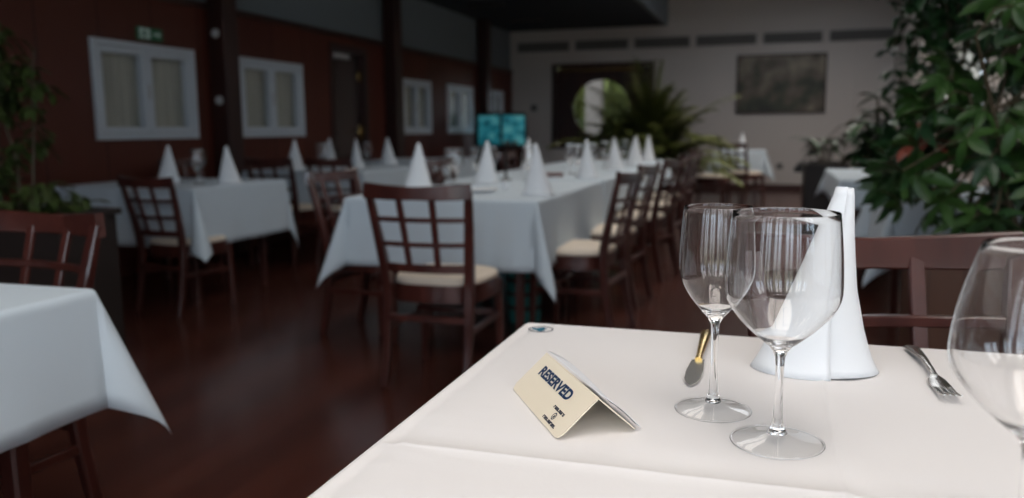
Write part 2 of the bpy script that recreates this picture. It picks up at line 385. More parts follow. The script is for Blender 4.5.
MB().box((-.18, -.15, 0), (.18, .15, 2.6)).build('shaft', M['trunk'], t, smooth=False, bevel=.02); MB().box((-.22, -.19, 0), (.22, .19, .12)).build('base', M['trunk'], t, bevel=.01)
MB().box((-.21, -.18, 2.6), (.21, .18, 2.7)).build('cap', M['trunk'], t, bevel=.01)

# right wall: daylight windows beside the near table, and one more far down
RWN = [(-1.4, -.2)]
RWF = [(8.8, 10.6)]
wall_along_y('wall_right', XR, XR + .18, 0, ZH, [(a, b, .85, 2.75) for a, b in RWN] + [(a, b, .95, 1.95) for a, b in RWF], M['far'])
def right_window(n, y0, y1, z0, z1):
    r = casement(n, y0, y1, z0, z1, XR, 'white', 2); r.rotation_euler.z = PI; return r
k = 7
for a, b in RWN: right_window(k, a, b, .85, 2.75); k += 1
for a, b in RWF:
    r = right_window(k, a, b, .95, 1.95); k += 1
    c = MB(); n = 70; w_ = (b - a) / 2 - .03; vs = []; fs = []
    for q in range(n + 1):
        y = -w_ + 2 * w_ * q / n; x = .045 + .012 * math.sin(q * 1.1) + .006 * math.sin(q * .41); vs += [(x, y, -.02), (x, y, 1.02)]
    for q in range(n): fs.append((2*q, 2*q + 2, 2*q + 3, 2*q + 1))
    c.add(vs, fs); c.build('sheer_curtain', M['sheer'], r, fix=False)  # added here to dim the bright window
# wall behind the camera with tall windows
BWX = [(-3.3, -2.45), (-2.2, -1.35), (-1.1, -.25), (0., .85), (1.05, 1.75)]
bw = MB(); x = XL - .2
for a, b in BWX:
    bw.box((x, YB - .18, 0), (a, YB, ZH)).box((a, YB - .18, 0), (b, YB, .4)).box((a, YB - .18, 2.9), (b, YB, ZH)); x = b
bw.box((x, YB - .18, 0), (XR + .2, YB, ZH)); struct('wall_back', bw, M['far'], smooth=False)
for a, b in BWX:
    r = casement(k, -(b - a) / 2, (b - a) / 2, .4, 2.9, 0, 'white', 2); r.location = ((a + b) / 2, YB, .4); r.rotation_euler.z = PI / 2; k += 1

# added roof windows, out of view: frame, two bars and three panes each
for sa, sb, sc_, sd_ in ADDED_SKYLIGHTS:
    r = bpy.data.objects.new('window_%d' % k, None); COL.objects.link(r); r['kind'] = 'structure'; r.location = ((sa + sb) / 2, (sc_ + sd_) / 2, ZH); k += 1
    hx, hy = (sb - sa) / 2, (sd_ - sc_) / 2
    f = MB().box((-hx, -hy, 0), (-hx + .07, hy, .16)).box((hx - .07, -hy, 0), (hx, hy, .16)).box((-hx + .07, -hy, 0), (hx - .07, -hy + .07, .16)).box((-hx + .07, hy - .07, 0), (hx - .07, hy, .16))
    for q in (-1, 1): f.box((q * hx / 3 - .03, -hy + .07, 0), (q * hx / 3 + .03, hy - .07, .16))
    f.build('frame', M['white'], r, smooth=False)
    for q in (-1, 0, 1): MB().box((q * hx * .66 - hx * .27, -hy + .07, .10), (q * hx * .66 + hx * .27, hy - .07, .106)).build('pane', M['pane'], r, smooth=False)  # panes of the added roof windows

# ------------------------------------------------------------------ small fixtures on walls and ceiling
for i, (xa, xb) in enumerate(((-4.58, -3.60), (-3.48, -2.52), (-2.40, -1.44), (-1.32, -.32), (-.20, .74), (.86, 1.84))):
    pos = ['leftmost, by the panelled wall', 'second from the panelled wall', 'above the round opening', 'between round opening and painting', 'above the painting', 'rightmost, beyond the painting'][i]
    t = thing('wall_vent', 'long grey slatted vent high on far wall, ' + pos, 'vent', (xa, YF, 2.50), group='slatted vents along the far wall')
    w = xb - xa
    MB().box((0, -.02, 0), (w, 0, .17)).build('backing', M['black'] if False else M['farsoft'], t, smooth=False)
    f = MB().box((0, -.035, 0), (w, -.02, .012)).box((0, -.035, .158), (w, -.02, .17)).box((0, -.035, .012), (.012, -.02, .158)).box((w - .012, -.035, .012), (w, -.02, .158)); f.build('frame', M['farsoft'], t, smooth=False)
    s = MB()
    for q in range(6): s.box((.012, -.034, .024 + q * .022), (w - .012, -.021, .034 + q * .022))
    s.build('slats', M['farsoft'], t, smooth=False)
for x, y, l in ((-4.0, 11.6, 'dark narrow ceiling vent nearer the door'), (-3.95, 13.4, 'dark narrow ceiling vent nearer the far wall')):
    t = thing('ceiling_vent', l, 'vent', (x, y, ZC), group='narrow ceiling vents')
    f = MB().box((-.26, -.10, -.015), (.26, -.08, 0)).box((-.26, .08, -.015), (.26, .10, 0)).box((-.26, -.08, -.015), (-.24, .08, 0)).box((.24, -.08, -.015), (.26, .08, 0)); f.build('frame', M['black'], t, smooth=False)
    MB().box((-.24, -.08, -.006), (.24, .08, -.001)).build('grille', M['black'], t, smooth=False)
# painting
t = thing('painting', 'large dark landscape painting in a thin dark frame on far wall', 'painting', (.105, YF, 1.32))
MB().box((-.70, -.03, .03), (.70, -.012, .97)).build('canvas', M['painting'], t, smooth=False)
f = MB().box((-.73, -.045, 0), (.73, 0, .03)).box((-.73, -.045, .97), (.73, 0, 1.)).box((-.73, -.045, .03), (-.70, 0, .97)).box((.70, -.045, .03), (.73, 0, .97)); f.build('frame', M['column'], t, smooth=False, bevel=.004)
# thermostat and socket on far wall
t = thing('thermostat', 'small dark thermostat on far wall beside the timber screen', 'thermostat', (-4.27, YF, 1.48))
MB().box((-.06, -.03, -.06), (.06, 0, .06)).build('case', M['farsoft'], t, bevel=.008); MB().lathe([(0, .02), (.025, .018), (.028, 0), (0, 0)], 18).build('dial', M['black'], t, loc=(0, -.03, 0)).rotation_euler = (PI / 2, 0, 0)
t = thing('wall_socket', 'small grey socket low on far wall below the painting', 'socket', (.14, YF, .42))
MB().box((-.05, -.012, -.05), (.05, 0, .05)).build('cover', M['farsoft'], t, bevel=.004); MB().lathe([(0, .004), (.02, .004), (.022, 0), (0, 0)], 16).build('insert', M['black'], t, loc=(0, -.012, 0)).rotation_euler = (PI / 2, 0, 0)
# exit sign on the panelled wall
t = thing('exit_sign', 'green and white exit sign above the first wall window', 'sign', (XL, 5.46, 1.80)); t.scale = (.75, .75, .75)
MB().box((0, -.18, 0), (.03, .18, .13)).build('sign_box', M['green_sign'], t, smooth=False, bevel=.004)
MB().box((.03, -.165, .012), (.033, -.01, .118)).build('white_field', M['white_sign'], t, smooth=False)
rm = MB(); mt = Matrix(((0, 0, 1, .034), (1, 0, 0, 0), (0, 1, 0, 0), (0, 0, 0, 1)))
for poly in ([(-.10, .095), (-.085, .11), (-.07, .095), (-.085, .082)], [(-.115, .08), (-.075, .08), (-.085, .05), (-.11, .045)], [(-.11, .048), (-.095, .05), (-.13, .02), (-.145, .022)], [(-.10, .05), (-.085, .05), (-.065, .035), (-.06, .018), (-.075, .018)], [(-.118, .078), (-.112, .066), (-.145, .055), (-.147, .064)], [(-.08, .078), (-.05, .062), (-.054, .056), (-.084, .066)]):
    rm.prism(poly, 0, .002, mt)
rm.build('running_figure', M['green_sign'], t, smooth=False)
ar = MB(); ar.prism([(.03, .055), (.10, .055), (.10, .035), (.15, .066), (.10, .097), (.10, .077), (.03, .077)], 0, .002, mt); ar.build('arrow', M['white_sign'], t, smooth=False)

# ------------------------------------------------------------------ chairs
def make_chair(label):
    t = thing('dining_chair', label, 'chair', group='lattice back dining chairs')
    wd = M['wood']
    def bx(z):  # half spacing of the back posts, and how far back they lean
        return .185 + .037 * max(0, (z - .45) / .42), -.20 - .095 * max(0, (z - .45) / .42) ** 1.15
    for s in (-1, 1):
        zs = [0, .12, .26, .40, .48, .58, .68, .78, .845]
        pts = []
        for z in zs:
            x, y = bx(z)
            if z < .45: y -= .065 * ((.45 - z) / .45) ** 2; x += .0
            pts.append((s * x, y, z))
        MB().bar(pts, [.028, .032, .036, .040, .040, .038, .036, .034, .030], [.030, .034, .038, .042, .042, .036, .030, .026, .022], (1, 0, 0)).build('leg', wd, t)
        fp = [(s * .192, .190, 0), (s * .188, .185, .2), (s * .180, .178, .415)]
        MB().bar(fp, [.026, .032, .040], [.026, .032, .040], (1, 0, 0)).build('leg', wd, t)
        MB().bar([(s * .190, -.225, .25), (s * .188, 0, .25), (s * .186, .18, .25)], .018, .026, (1, 0, 0)).build('stretcher', wd, t)
    MB().bar([(-.186, .10, .275), (-.1, .085, .275), (0, .08, .275), (.1, .085, .275), (.186, .10, .275)], .018, .026, (0, 1, 0)).build('stretcher', wd, t)
    MB().bar([(-.188, -.222, .30), (0, -.222, .30), (.188, -.222, .30)], .018, .028, (0, 1, 0)).build('stretcher', wd, t)
    def rail(name, z, h, th, bow):
        x, y = bx(z); x += -.006 if name != 'top_rail' else .014; n = 8
        pts = [(x * (2 * k / n - 1), y - bow * (1 - (2 * k / n - 1) ** 2), z) for k in range(n + 1)]
        hs = h
        if name == 'top_rail': hs = [h * (.80 + .20 * abs(2 * k / n - 1)) for k in range(n + 1)]; pts = [(p[0], p[1], p[2] - .008 * (1 - (p[0] / x) ** 2)) for p in pts]
        MB().bar(pts, th, hs, (0, 1, 0)).build(name, wd, t)
    rail('top_rail', .846, .066, .024, .040)
    for z in (.727, .622): rail('back_rail', z, .020, .018, .034)
    rail('back_rail', .518, .036, .020, .028)
    for fx in (-1 / 3, 1 / 3):
        pts = []
        for z in (.51, .60, .68, .76, .83):
            x, y = bx(z); bow = .028 + .012 * (z - .525) / .317
            pts.append((x * fx, y - bow * (1 - fx ** 2), z))
        MB().bar(pts, .026, .014, (1, 0, 0)).build('back_slat', wd, t)
    def outline(k, n=40, back=-.185):
        out = []
        for i in range(n):
            a = 2 * PI * i / n; c, s = math.cos(a), math.sin(a)
            e = .62
            x = .215 * k * math.copysign(abs(c) ** e, c); y = .205 * k * math.copysign(abs(s) ** e, s)
            x *= 1 + .06 * (y / .205); out.append((x, y + .005))
        return out
    fr = MB(); o = outline(1.0); i_ = outline(.86); n = len(o)
    vs = [(x, y, .365) for x, y in o] + [(x, y, .440) for x, y in o] + [(x, y, .365) for x, y in i_] + [(x, y, .440) for x, y in i_]
    fs = []
    for k in range(n):
        q = (k + 1) % n; fs += [(k, q, n + q, n + k), (2*n + q, 2*n + k, 3*n + k, 3*n + q), (n + k, n + q, 3*n + q, 3*n + k), (q, k, 2*n + k, 2*n + q)]
    fr.add(vs, fs); fr.build('seat_frame', wd, t)
    cu = MB(); rows = [(.95, .436), (.975, .444), (.975, .455), (.95, .465), (.86, .472), (.6, .477), (.25, .479)]
    vs = []; fs = []
    for kk, z in rows: vs += [(x, y, z) for x, y in outline(kk)]
    for r in range(len(rows) - 1):
        for k in range(n): q = (k + 1) % n; fs.append((r*n + k, r*n + q, (r+1)*n + q, (r+1)*n + k))
    fs.append(tuple(range((len(rows) - 1) * n, len(rows) * n))); fs.append(tuple(range(n - 1, -1, -1)))
    cu.add(vs, fs); cu.build('seat_cushion', M['cream'], t, ang=60)
    return t
def rad(a): return math.radians(a)
# (x, y, heading in degrees: 0 faces down the room, 90 faces the panelled wall), label, scale
CH = [
 (-1.362, 3.34, 0, 'reddish brown lattice back chair at the near end of the long middle table', 1.035),
 (.28, 1.245, 198, 'reddish brown wooden chair tucked behind the table with the RESERVED card', 1.035),
 (-1.957, 1.476, 174, 'dark red wooden chair behind the near left white table, below the planter', 1),
 (-3.45, 4.22, -9, 'dark lattice back chair at near end of the white table along the panelled wall', .95),
 (-.985, 4.30, 84.5, 'nearest wooden chair on the right long side of the long middle table', 1),
 (-1.0, 5.10, 84, 'second wooden chair along the right long side of the middle table', 1),
 (-.94, 6.03, 79, 'third wooden chair along the right long side of the middle table, dark', 1),
 (-.95, 6.95, 86, 'fourth wooden chair along the right long side of the middle table', 1),
 (-.95, 7.85, 88, 'fifth and farthest wooden chair along right long side of the middle table', 1),
 (-2.0, 3.98, -95, 'wooden chair on the left long side of the middle table, nearest of that side', 1),
 (-2.10, 5.75, -92, 'second dark chair along the left long side of the long middle table', 1),
 (-2.10, 7.45, -90, 'third dark chair along the left long side of the long middle table', 1),
 (-4.22, 5.50, -90, 'dark chair on the wall side of the two napkin wall table, behind its napkins', 1),
 (-3.85, 6.06, -6, 'dark chair at the near end of the second wall table, wall side', 1),
 (-3.30, 6.10, -12, 'dark lattice chair at near end of the second wall table, aisle side', 1),
 (-.36, 12.10, -34, 'far dark lattice back chair standing at near side of the far small table', 1),
 (-.74, 11.25, -100, 'far dark chair seen sideways left of the far small table', 1),
]
base_chair = None
for i, (x, y, a, l, s) in enumerate(CH):
    if base_chair is None:
        base_chair = make_chair(l); base_chair.location = (x, y, 0); base_chair.rotation_euler.z = rad(a)
    else: dup(base_chair, (x, y, 0), rad(a), l, s if s != 1 else None)

# ------------------------------------------------------------------ tables and cloths
def make_table(x0, x1, y0, y1, zt, label, cat='table'):
    t = thing('dining_table', label, cat, ((x0 + x1) / 2, (y0 + y1) / 2, 0), group='dining tables under white cloths')
    w, d = (x1 - x0) / 2, (y1 - y0) / 2
    MB().box((-w, -d, zt - .035), (w, d, zt)).build('tabletop', M['doorwood'], t, smooth=False, bevel=.004)
    ap = MB().box((-w + .06, -d + .06, zt - .10), (w - .06, -d + .085, zt - .036)).box((-w + .06, d - .085, zt - .10), (w - .06, d - .06, zt - .036)).box((-w + .06, -d + .086, zt - .10), (-w + .085, d - .086, zt - .036)).box((w - .085, -d + .086, zt - .10), (w - .06, d - .086, zt - .036))
    ap.build('apron', M['wood'], t, smooth=False)
    for sx in (-1, 1):
        for sy in (-1, 1):
            MB().bar([(sx * (w - .115), sy * (d - .115), 0), (sx * (w - .115), sy * (d - .115), zt - .036)], [.036, .052], [.036, .052], (1, 0, 0)).build('leg', M['wood'], t)
    return t
def smooth(t): t = max(0, min(1, t)); return t * t * (3 - 2 * t)
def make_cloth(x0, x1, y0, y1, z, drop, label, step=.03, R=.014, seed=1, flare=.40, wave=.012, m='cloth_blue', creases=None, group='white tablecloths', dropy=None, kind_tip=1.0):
    """one square sheet laid over the table: hangs at the sides, makes a pointed fold at each corner"""
    def cuts(a, b):
        c = [a - drop + drop * k / max(6, int(drop / step)) for k in range(max(6, int(drop / step)))]
        c = [v for v in c if v < a - .035]
        c += [a - .03, a - .022, a - .015, a - .010, a - .006, a - .003, a]
        n = max(2, int((b - a) / step)); c += [a + (b - a) * k / n for k in range(1, n)]
        if creases:
            for q in (creases[0] if (a, b) == (x0, x1) else creases[1]): c += [q + e for e in (-.02, -.012, -.007, -.004, -.002, 0, .002, .004, .007, .012, .02)]
        hi = [b + (a - v) for v in c if v <= a]
        return sorted(set(round(v, 5) for v in c + hi))
    fln, flf = flare if isinstance(flare, tuple) else (flare, flare)
    us, vs_ = cuts(x0, x1), cuts(y0, y1)
    V = []; Fc = []
    cx, cy = (x0 + x1) / 2, (y0 + y1) / 2
    def fold(a):  # distance beyond the edge -> outward, down
        if a < R * PI / 2: return R * math.sin(a / R), R * (1 - math.cos(a / R))
        return R, R + a - R * PI / 2
    for v in vs_:
        for u in us:
            a = (x0 - u) if u < x0 else (u - x1 if u > x1 else 0); b = (y0 - v) if v < y0 else (v - y1 if v > y1 else 0)
            flare = fln if v < cy else flf; sx = -1 if u < cx else 1; sy = -1 if v < cy else 1
            bx_, by_ = min(max(u, x0), x1), min(max(v, y0), y1)
            if a == 0 and b == 0:
                h = .0007 * noise.noise(Vector((u * 9 + seed, v * 9, seed))) + .0004 * noise.noise(Vector((u * 30, v * 30, seed)))
                if creases:
                    for q in creases[0]: d = u - q; h += .0028 * math.exp(-abs(d) / .008) - .0032 * math.exp(-((d - .035) / .03) ** 2)
                    for q in creases[1]: d = v - q; h += .0036 * math.exp(-abs(d) / .010) - .0022 * math.exp(-((d - .035) / .025) ** 2)
                    e = min(u - x0, x1 - u); h += -.0030 * (1 - smooth((e - .010) / .012)) + .0010 * math.exp(-((e - .026) / .006) ** 2); h += .0026 * math.exp(-e / .06) * noise.noise(Vector((u * 14, v * 60, 3)))
                V.append((u, v, z + max(h, -.0036) + .003)); continue
            r = math.hypot(a, b); o, dn = fold(r); th = math.atan2(b, a); k = math.sin(2 * th) ** 2
            hang = max(0, r - .02)
            out = o + hang * (.05 + flare * k)
            dn2 = dn - hang * (1 - math.sqrt(max(0, 1 - (.05 + flare * k) ** 2))) * .9
            w1 = wave * smooth(hang / max(drop, .01)) * (1 - k)
            if b == 0: out += w1 * (noise.noise(Vector((v * 5.5, seed * 3.1, 1))) * 1.6 + .5 * noise.noise(Vector((v * 14, seed, 2)))); dx, dy = 1, 0
            elif a == 0: out += w1 * (noise.noise(Vector((u * 5.5, seed * 5.7, 4))) * 1.6 + .5 * noise.noise(Vector((u * 14, seed, 6)))); dx, dy = 0, 1
            else: dx, dy = math.cos(th), math.sin(th)
            V.append((bx_ + sx * dx * out, by_ + sy * dy * out, z + .003 - dn2))
    nu = len(us)
    for j in range(len(vs_) - 1):
        for i in range(nu - 1): Fc.append((j*nu + i, j*nu + i + 1, (j+1)*nu + i + 1, (j+1)*nu + i))
    loc = Vector((cx, cy, z))
    mb = MB(); mb.add([Vector(p) - loc for p in V], Fc)
    o = mb.build('tablecloth', M[m], loc=loc, fix=False, ang=80)
    md = o.modifiers.new('thickness', 'SOLIDIFY'); md.thickness = .0016; md.offset = 1
    return tag(o, label, 'tablecloth', group)
ZT = .745
T = [
 # x0, x1, y0, y1, drop, table label, cloth label, seed
 (-2.46, -1.42, .25, 1.41, .275, 'near left table hidden under its white cloth', 'white cloth on the near left table with one corner hanging towards the aisle', 3),
 (-4.38, -3.31, 4.14, 5.10, .37, 'table along the panelled wall under a white cloth with two napkins', 'white cloth over the nearer wall table, pointed corner beside the lattice chair', 5),
 (-2.08, -1.07, 3.78, 5.33, .355, 'near table of the long middle row under white cloth', 'white cloth on the near table of the long middle row, its corners hanging in points', 8),
 (-2.08, -1.07, 5.44, 6.97, .255, 'middle table of the long middle row under white cloth', 'white cloth on the second table of the long middle row', 11),
 (-2.08, -1.07, 7.09, 8.95, .255, 'far table of the long middle row under white cloth', 'white cloth on the farthest table of the long middle row', 14),
 (-4.40, -3.25, 6.18, 7.60, .30, 'second table along the panelled wall, beyond the first', 'white cloth on the second wall table, hanging beside the dark chairs', 17),
 (-4.40, -3.50, 8.05, 9.45, .27, 'third table along the panelled wall near the door', 'white cloth on the third wall table near the dark door', 19),
 (-.80, -.10, 12.50, 13.45, .34, 'far small table in front of the painting wall', 'white cloth on the far small table, hanging in a long point', 23),
 (.44, 1.15, 5.70, 7.20, .19, 'table on the right side between the plants', 'white cloth on the right side table before the dark planter', 29),
 (.58, 1.35, 4.30, 5.20, .33, 'table behind the tucked chair, under the large leafy plant', 'white cloth corner hanging behind the near chair, under the leafy plant', 31),
]
for x0, x1, y0, y1, dr, tl, cl, sd in T:
    R = .014; fl_ = {3: .31, 8: (.30, .14), 5: (.62, .10), 11: (.08, .08), 14: (.08, .3)}.get(sd, .38)
    make_table(x0 + .004, x1 - .004, y0 + .004, y1 - .004, ZT, tl)
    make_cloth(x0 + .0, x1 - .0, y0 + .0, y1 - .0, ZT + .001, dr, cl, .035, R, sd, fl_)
# the table in front
make_table(-.391, .561, .20, 1.358, ZT, 'near table carrying the RESERVED card and wine glasses')
front_cloth = make_cloth(-.396, .565, .196, 1.362, ZT + .001, .24, 'white cloth on the near table under the RESERVED card, pressed creases and a blue emblem', .0125, .018, 2, .38, .010, 'cloth', creases=([.077], [.778]))
# round emblem woven into the far left corner of the near cloth
def on_cloth(o): o.parent = front_cloth; o.location = Vector(o.location) - front_cloth.location; return o
em = MB(); n = 40; ri, ro = .0195, .0215
vs = []; fs = []
for k in range(n):
    a = 2 * PI * k / n
    for r in (ri, ro): vs.append((r * math.cos(a), r * .92 * math.sin(a), 0))
for k in range(n): q = (k + 1) % n; fs.append((2*k, 2*k + 1, 2*q + 1, 2*q))
em.add(vs, fs); e1 = em.build('emblem_ring', M['ink_dark'], loc=(-.365, 1.318, ZT + .0068), smooth=False, fix=False); on_cloth(e1)
bd = MB()
for poly in ([(-.014, -.002), (-.006, .010), (.001, .014), (.005, .008), (.004, .002), (.0075, -.003), (.004, -.012), (-.002, -.013), (-.006, -.006)], [(-.017, .002), (-.013, .008), (-.009, .006), (-.013, -.001)], [(.004, .006), (.009, .009), (.007, .002)]):
    bd.add([(x, y, 0) for x, y in poly], [tuple(range(len(poly)))])
e2 = bd.build('emblem_figure', M['teal_ink'], loc=(-.365, 1.318, ZT + .0070), smooth=False, fix=False); on_cloth(e2)
for e in (e1, e2):
    md = e.modifiers.new('thickness', 'SOLIDIFY'); md.thickness = .0004; md.offset = 1
TOP = ZT + .0061

# ------------------------------------------------------------------ wine glasses
def glass_profile(H, rb, rr, zb, zm, rf, th=.0011, fine=True):
    """H height, rb widest radius at zm, rr rim radius, zb bowl bottom, rf foot radius: outer side up, inner side down"""
    p = [(0, .0105), (rf * .20, .0108), (rf * .215, .0116), (.0078, .0165), (.0052, .026), (.0044, .05), (.0044, zb - .025), (.0052, zb - .011), (.0085, zb - .004), (.013, zb + .0015)]
    def rad_out(z):
        if z <= zm:
            q = (z - zb) / (zm - zb); return .012 + (rb - .012) * math.sin(q * PI / 2) ** 1.0
        q = (z - zm) / (H - zm); return rb + (rr - rb) * (q ** 1.7)
    n = 22 if fine else 9
    zs = [zb + (H - zb) * (k / n) ** 1.12 for k in range(1, n + 1)]
    outer = [(rad_out(z), z) for z in zs]
    inner = [(max(r - th * (1 - .45 * (z - zb) / (H - zb)), .002), z if i < len(outer) - 1 else z) for i, (r, z) in enumerate(outer)]
    rim = [(outer[-1][0] - th * .14, H + th * .25), (outer[-1][0] - th * .41, H + th * .25)]
    zin = zb + .0042
    inn = [(r, max(z, zin)) for r, z in inner if z > zin + .002]
    return p + outer + rim + inn[::-1] + [(.009, zin + .0008), (0, zin)]
def make_glass(label, loc, prof, seg, group, rf=.0495):
    t = thing('wine_glass', label, 'glass', loc, group=group)
    o = MB().lathe(prof, seg).build('goblet', M['glass'], t, ang=70)
    MB().lathe([(rf * .955, .0012), (rf * .8, .0030), (rf * .5, .0058), (rf * .22, .0108)], seg).build('foot', M['thin_glass'], t, ang=70)
    n = 10; MB().lathe([(rf * .975 + rf * .028 * math.cos(2 * PI * q / n), .0014 + .0012 * math.sin(2 * PI * q / n)) for q in range(n + 1)], seg).build('foot_edge', M['glass'], t, ang=70)
    return t
make_glass('empty wine glass just right of the knife, the smaller and farther of the front pair', (-.057, .985, TOP), glass_profile(.2480, .0437, .0392, .118, .175, .0455, .0008), 72, 'front wine glasses', .0455)
make_glass('large empty wine glass in front of the standing napkin, overlapping the smaller glass', (.0165, .899, TOP), glass_profile(.2510, .0597, .0540, .107, .170, .0495, .0009), 72, 'front wine glasses')
make_glass('blurred wine glass cut off by the right edge of the table view', (.196, .689, TOP), glass_profile(.2515, .0600, .0410, .105, .166, .0495, .0009), 72, 'front wine glasses')

# ------------------------------------------------------------------ napkins
def napkin_mesh(mb, H, rx, ry, top, lean, turns=1.28, seg=88, rows=26, start=-1.9, seed=0., pw=1.0, side=False):
    """a napkin rolled into a standing cone; the free edge shows as a flap down its front"""
    vs = []; fs = []
    for j in range(rows + 1):
        t = j / rows; k = (1 - t) ** pw
        for i in range(seg + 1):
            a = start + 2 * PI * turns * i / seg; lay = i / seg
            w = 1 + .10 * (1 - t) * noise.noise(Vector((math.cos(a) * 1.2 + seed, math.sin(a) * 1.2, t * 1.5)))
            ex = top + (rx - top) * k; ey = top * .7 + (ry - top * .7) * k
            if side:   # hangs straight on its right, sweeps out in a long slope to its left
                tab = ((0, .047, .104), (.04, .046, .102), (.12, .041, .096), (.22, .033, .086), (.45, .021, .062), (.75, .0145, .032), (1., .0115, .0095))
                for (ta, ra, la), (tb, rb_, lb) in zip(tab[:-1], tab[1:]):
                    if ta <= t <= tb: q = (t - ta) / (tb - ta); rgt = ra + (rb_ - ra) * q; lft = la + (lb - la) * q
                ex = (rgt + lft) / 2; lean = ((rgt - lft) / 2) / max(1e-6, 1 - t) if t < .999 else 0; ey = .007 + .040 * k ** 1.1
            g = .009 * lay ** 3 * (1 - .7 * t)
            flare = 1 + .10 * max(0, (.12 - t) / .12) ** 2
            x = lean * (1 - t) + (ex * w * flare + g) * math.cos(a); y = (ey * w * flare + g) * math.sin(a)
            zz = t * H * (1 - .018 * (1 - lay) * t)
            vs.append((x, y, zz))
    for j in range(rows):
        for i in range(seg): q = j * (seg + 1) + i; fs.append((q, q + 1, q + seg + 2, q + seg + 1))
    return mb.add(vs, fs)
nk = napkin_mesh(MB(), .258, .064, .046, .0095, -.020, start=-1.5 - 2 * PI * 1.28, seed=1.3, side=True)
o = nk.build('napkin', M['napkin'], loc=(.098, 1.210, TOP), rz=rad(10), fix=False, ang=60)
md = o.modifiers.new('thickness', 'SOLIDIFY'); md.thickness = .0012; md.offset = 0
tag(o, 'tall white folded napkin standing behind the large wine glass', 'napkin', 'standing napkins')
nm = napkin_mesh(MB(), .265, .078, .058, .006, -.012, seg=48, rows=14, seed=4.1, pw=1.0)
NP = [
 (-3.83, 4.56, .95, 20, 'white napkin cone beside the glass pair on wall table, nearer the lattice chair'),
 (-3.42, 4.62, .92, 200, 'white napkin cone at the open corner of the wall table'),
 (-4.00, 6.36, 1., 60, 'white napkin cone at the near end of the second wall table'),
 (-4.28, 7.45, 1., 10, 'white napkin cone at the far wall side of the second wall table'),
 (-3.62, 6.77, 1., 140, 'white napkin cone on the open side of the second wall table'),
 (-3.62, 7.42, 1., 200, 'white napkin cone at far open corner of the second wall table'),
 (-1.95, 4.40, 1., 30, 'white napkin cone standing behind the red chair top rail on middle table'),
 (-1.72, 4.95, 1., 0, 'white napkin cone on middle table left of centre, below the lit tank'),
 (-1.16, 4.10, 1., 170, 'large white napkin cone nearest the front right corner of the middle table'),
 (-1.22, 5.60, 1., 150, 'white napkin cone on the second middle table, nearer the chairs'),
 (-1.90, 6.50, 1., 80, 'white napkin cone on the second middle table, wall side'),
 (-1.24, 6.75, 1., 160, 'white napkin cone at the far end of the second middle table'),
 (-1.22, 7.75, 1., 20, 'white napkin cone on the farthest middle table, its nearer one'),
 (-1.22, 8.60, 1., 60, 'white napkin cone at the far end of the farthest middle table'),
 (-.42, 12.75, 1., 60, 'white napkin cone on the far small table above the lattice chair'),
]
first = None
for x, y, s, a, l in NP:
    if first is None:
        first = nm.build('napkin', M['napkin'], fix=False, ang=60); md = first.modifiers.new('thickness', 'SOLIDIFY'); md.thickness = .0016; md.offset = 0; o = first
    else: o = first.copy(); COL.objects.link(o)
    o.location = (x, y, TOP + .0005); o.rotation_euler.z = rad(a); o.scale = (s, s, s); tag(o, l, 'napkin', 'standing napkins')
# napkin standing at the near edge of the left table, only its foot in view
o = first.copy(); COL.objects.link(o); o.location = (-1.712, 1.335, TOP + .0005); o.rotation_euler.z = 0; tag(o, 'white napkin at the back edge of the near left table, only its foot showing', 'napkin', 'standing napkins')

# background glasses: one set, shared meshes
GL = [
 (-3.64, 4.62, 'wine glass on wall table between the two napkins, wall side'), (-3.56, 4.50, 'wine glass on wall table between the two napkins, aisle side'),
 (-3.98, 6.75, 'wine glass on second wall table behind its near napkin'), (-3.86, 6.62, 'wine glass on second wall table beside its near napkin, aisle side'),
 (-3.70, 7.15, 'wine glass on second wall table between its two aisle side napkins'),
 (-1.86, 4.78, 'wine glass behind the red chair on middle table, nearer the tall napkin'), (-1.97, 4.95, 'wine glass behind the red chair on middle table, wall side of the pair'),
 (-1.84, 5.08, 'wine glass on middle table just left of the napkin below the lit tank'), (-1.78, 5.20, 'wine glass on middle table close behind the napkin below the lit tank'),
 (-1.52, 5.20, 'wine glass on middle table right of the napkin below the lit tank'), (-1.62, 5.56, 'wine glass on second middle table, aisle side of its near end'),
 (-1.36, 5.95, 'wine glass on second middle table beside the menu folder'), (-1.46, 6.12, 'wine glass on second middle table behind the menu folder'), (-1.34, 6.35, 'wine glass on second middle table before its far napkin'),
 (-1.42, 7.30, 'wine glass at the near end of the farthest middle table'), (-1.36, 7.95, 'wine glass between the napkins of the farthest middle table'),
]
gp = glass_profile(.225, .045, .036, .09, .15, .038, .0016, False); g0 = None
for x, y, l in GL:
    if g0 is None: g0 = make_glass(l, (x, y, TOP), gp, 24, 'table glasses in the background', .038)
    else: dup(g0, (x, y, TOP), 0, l)

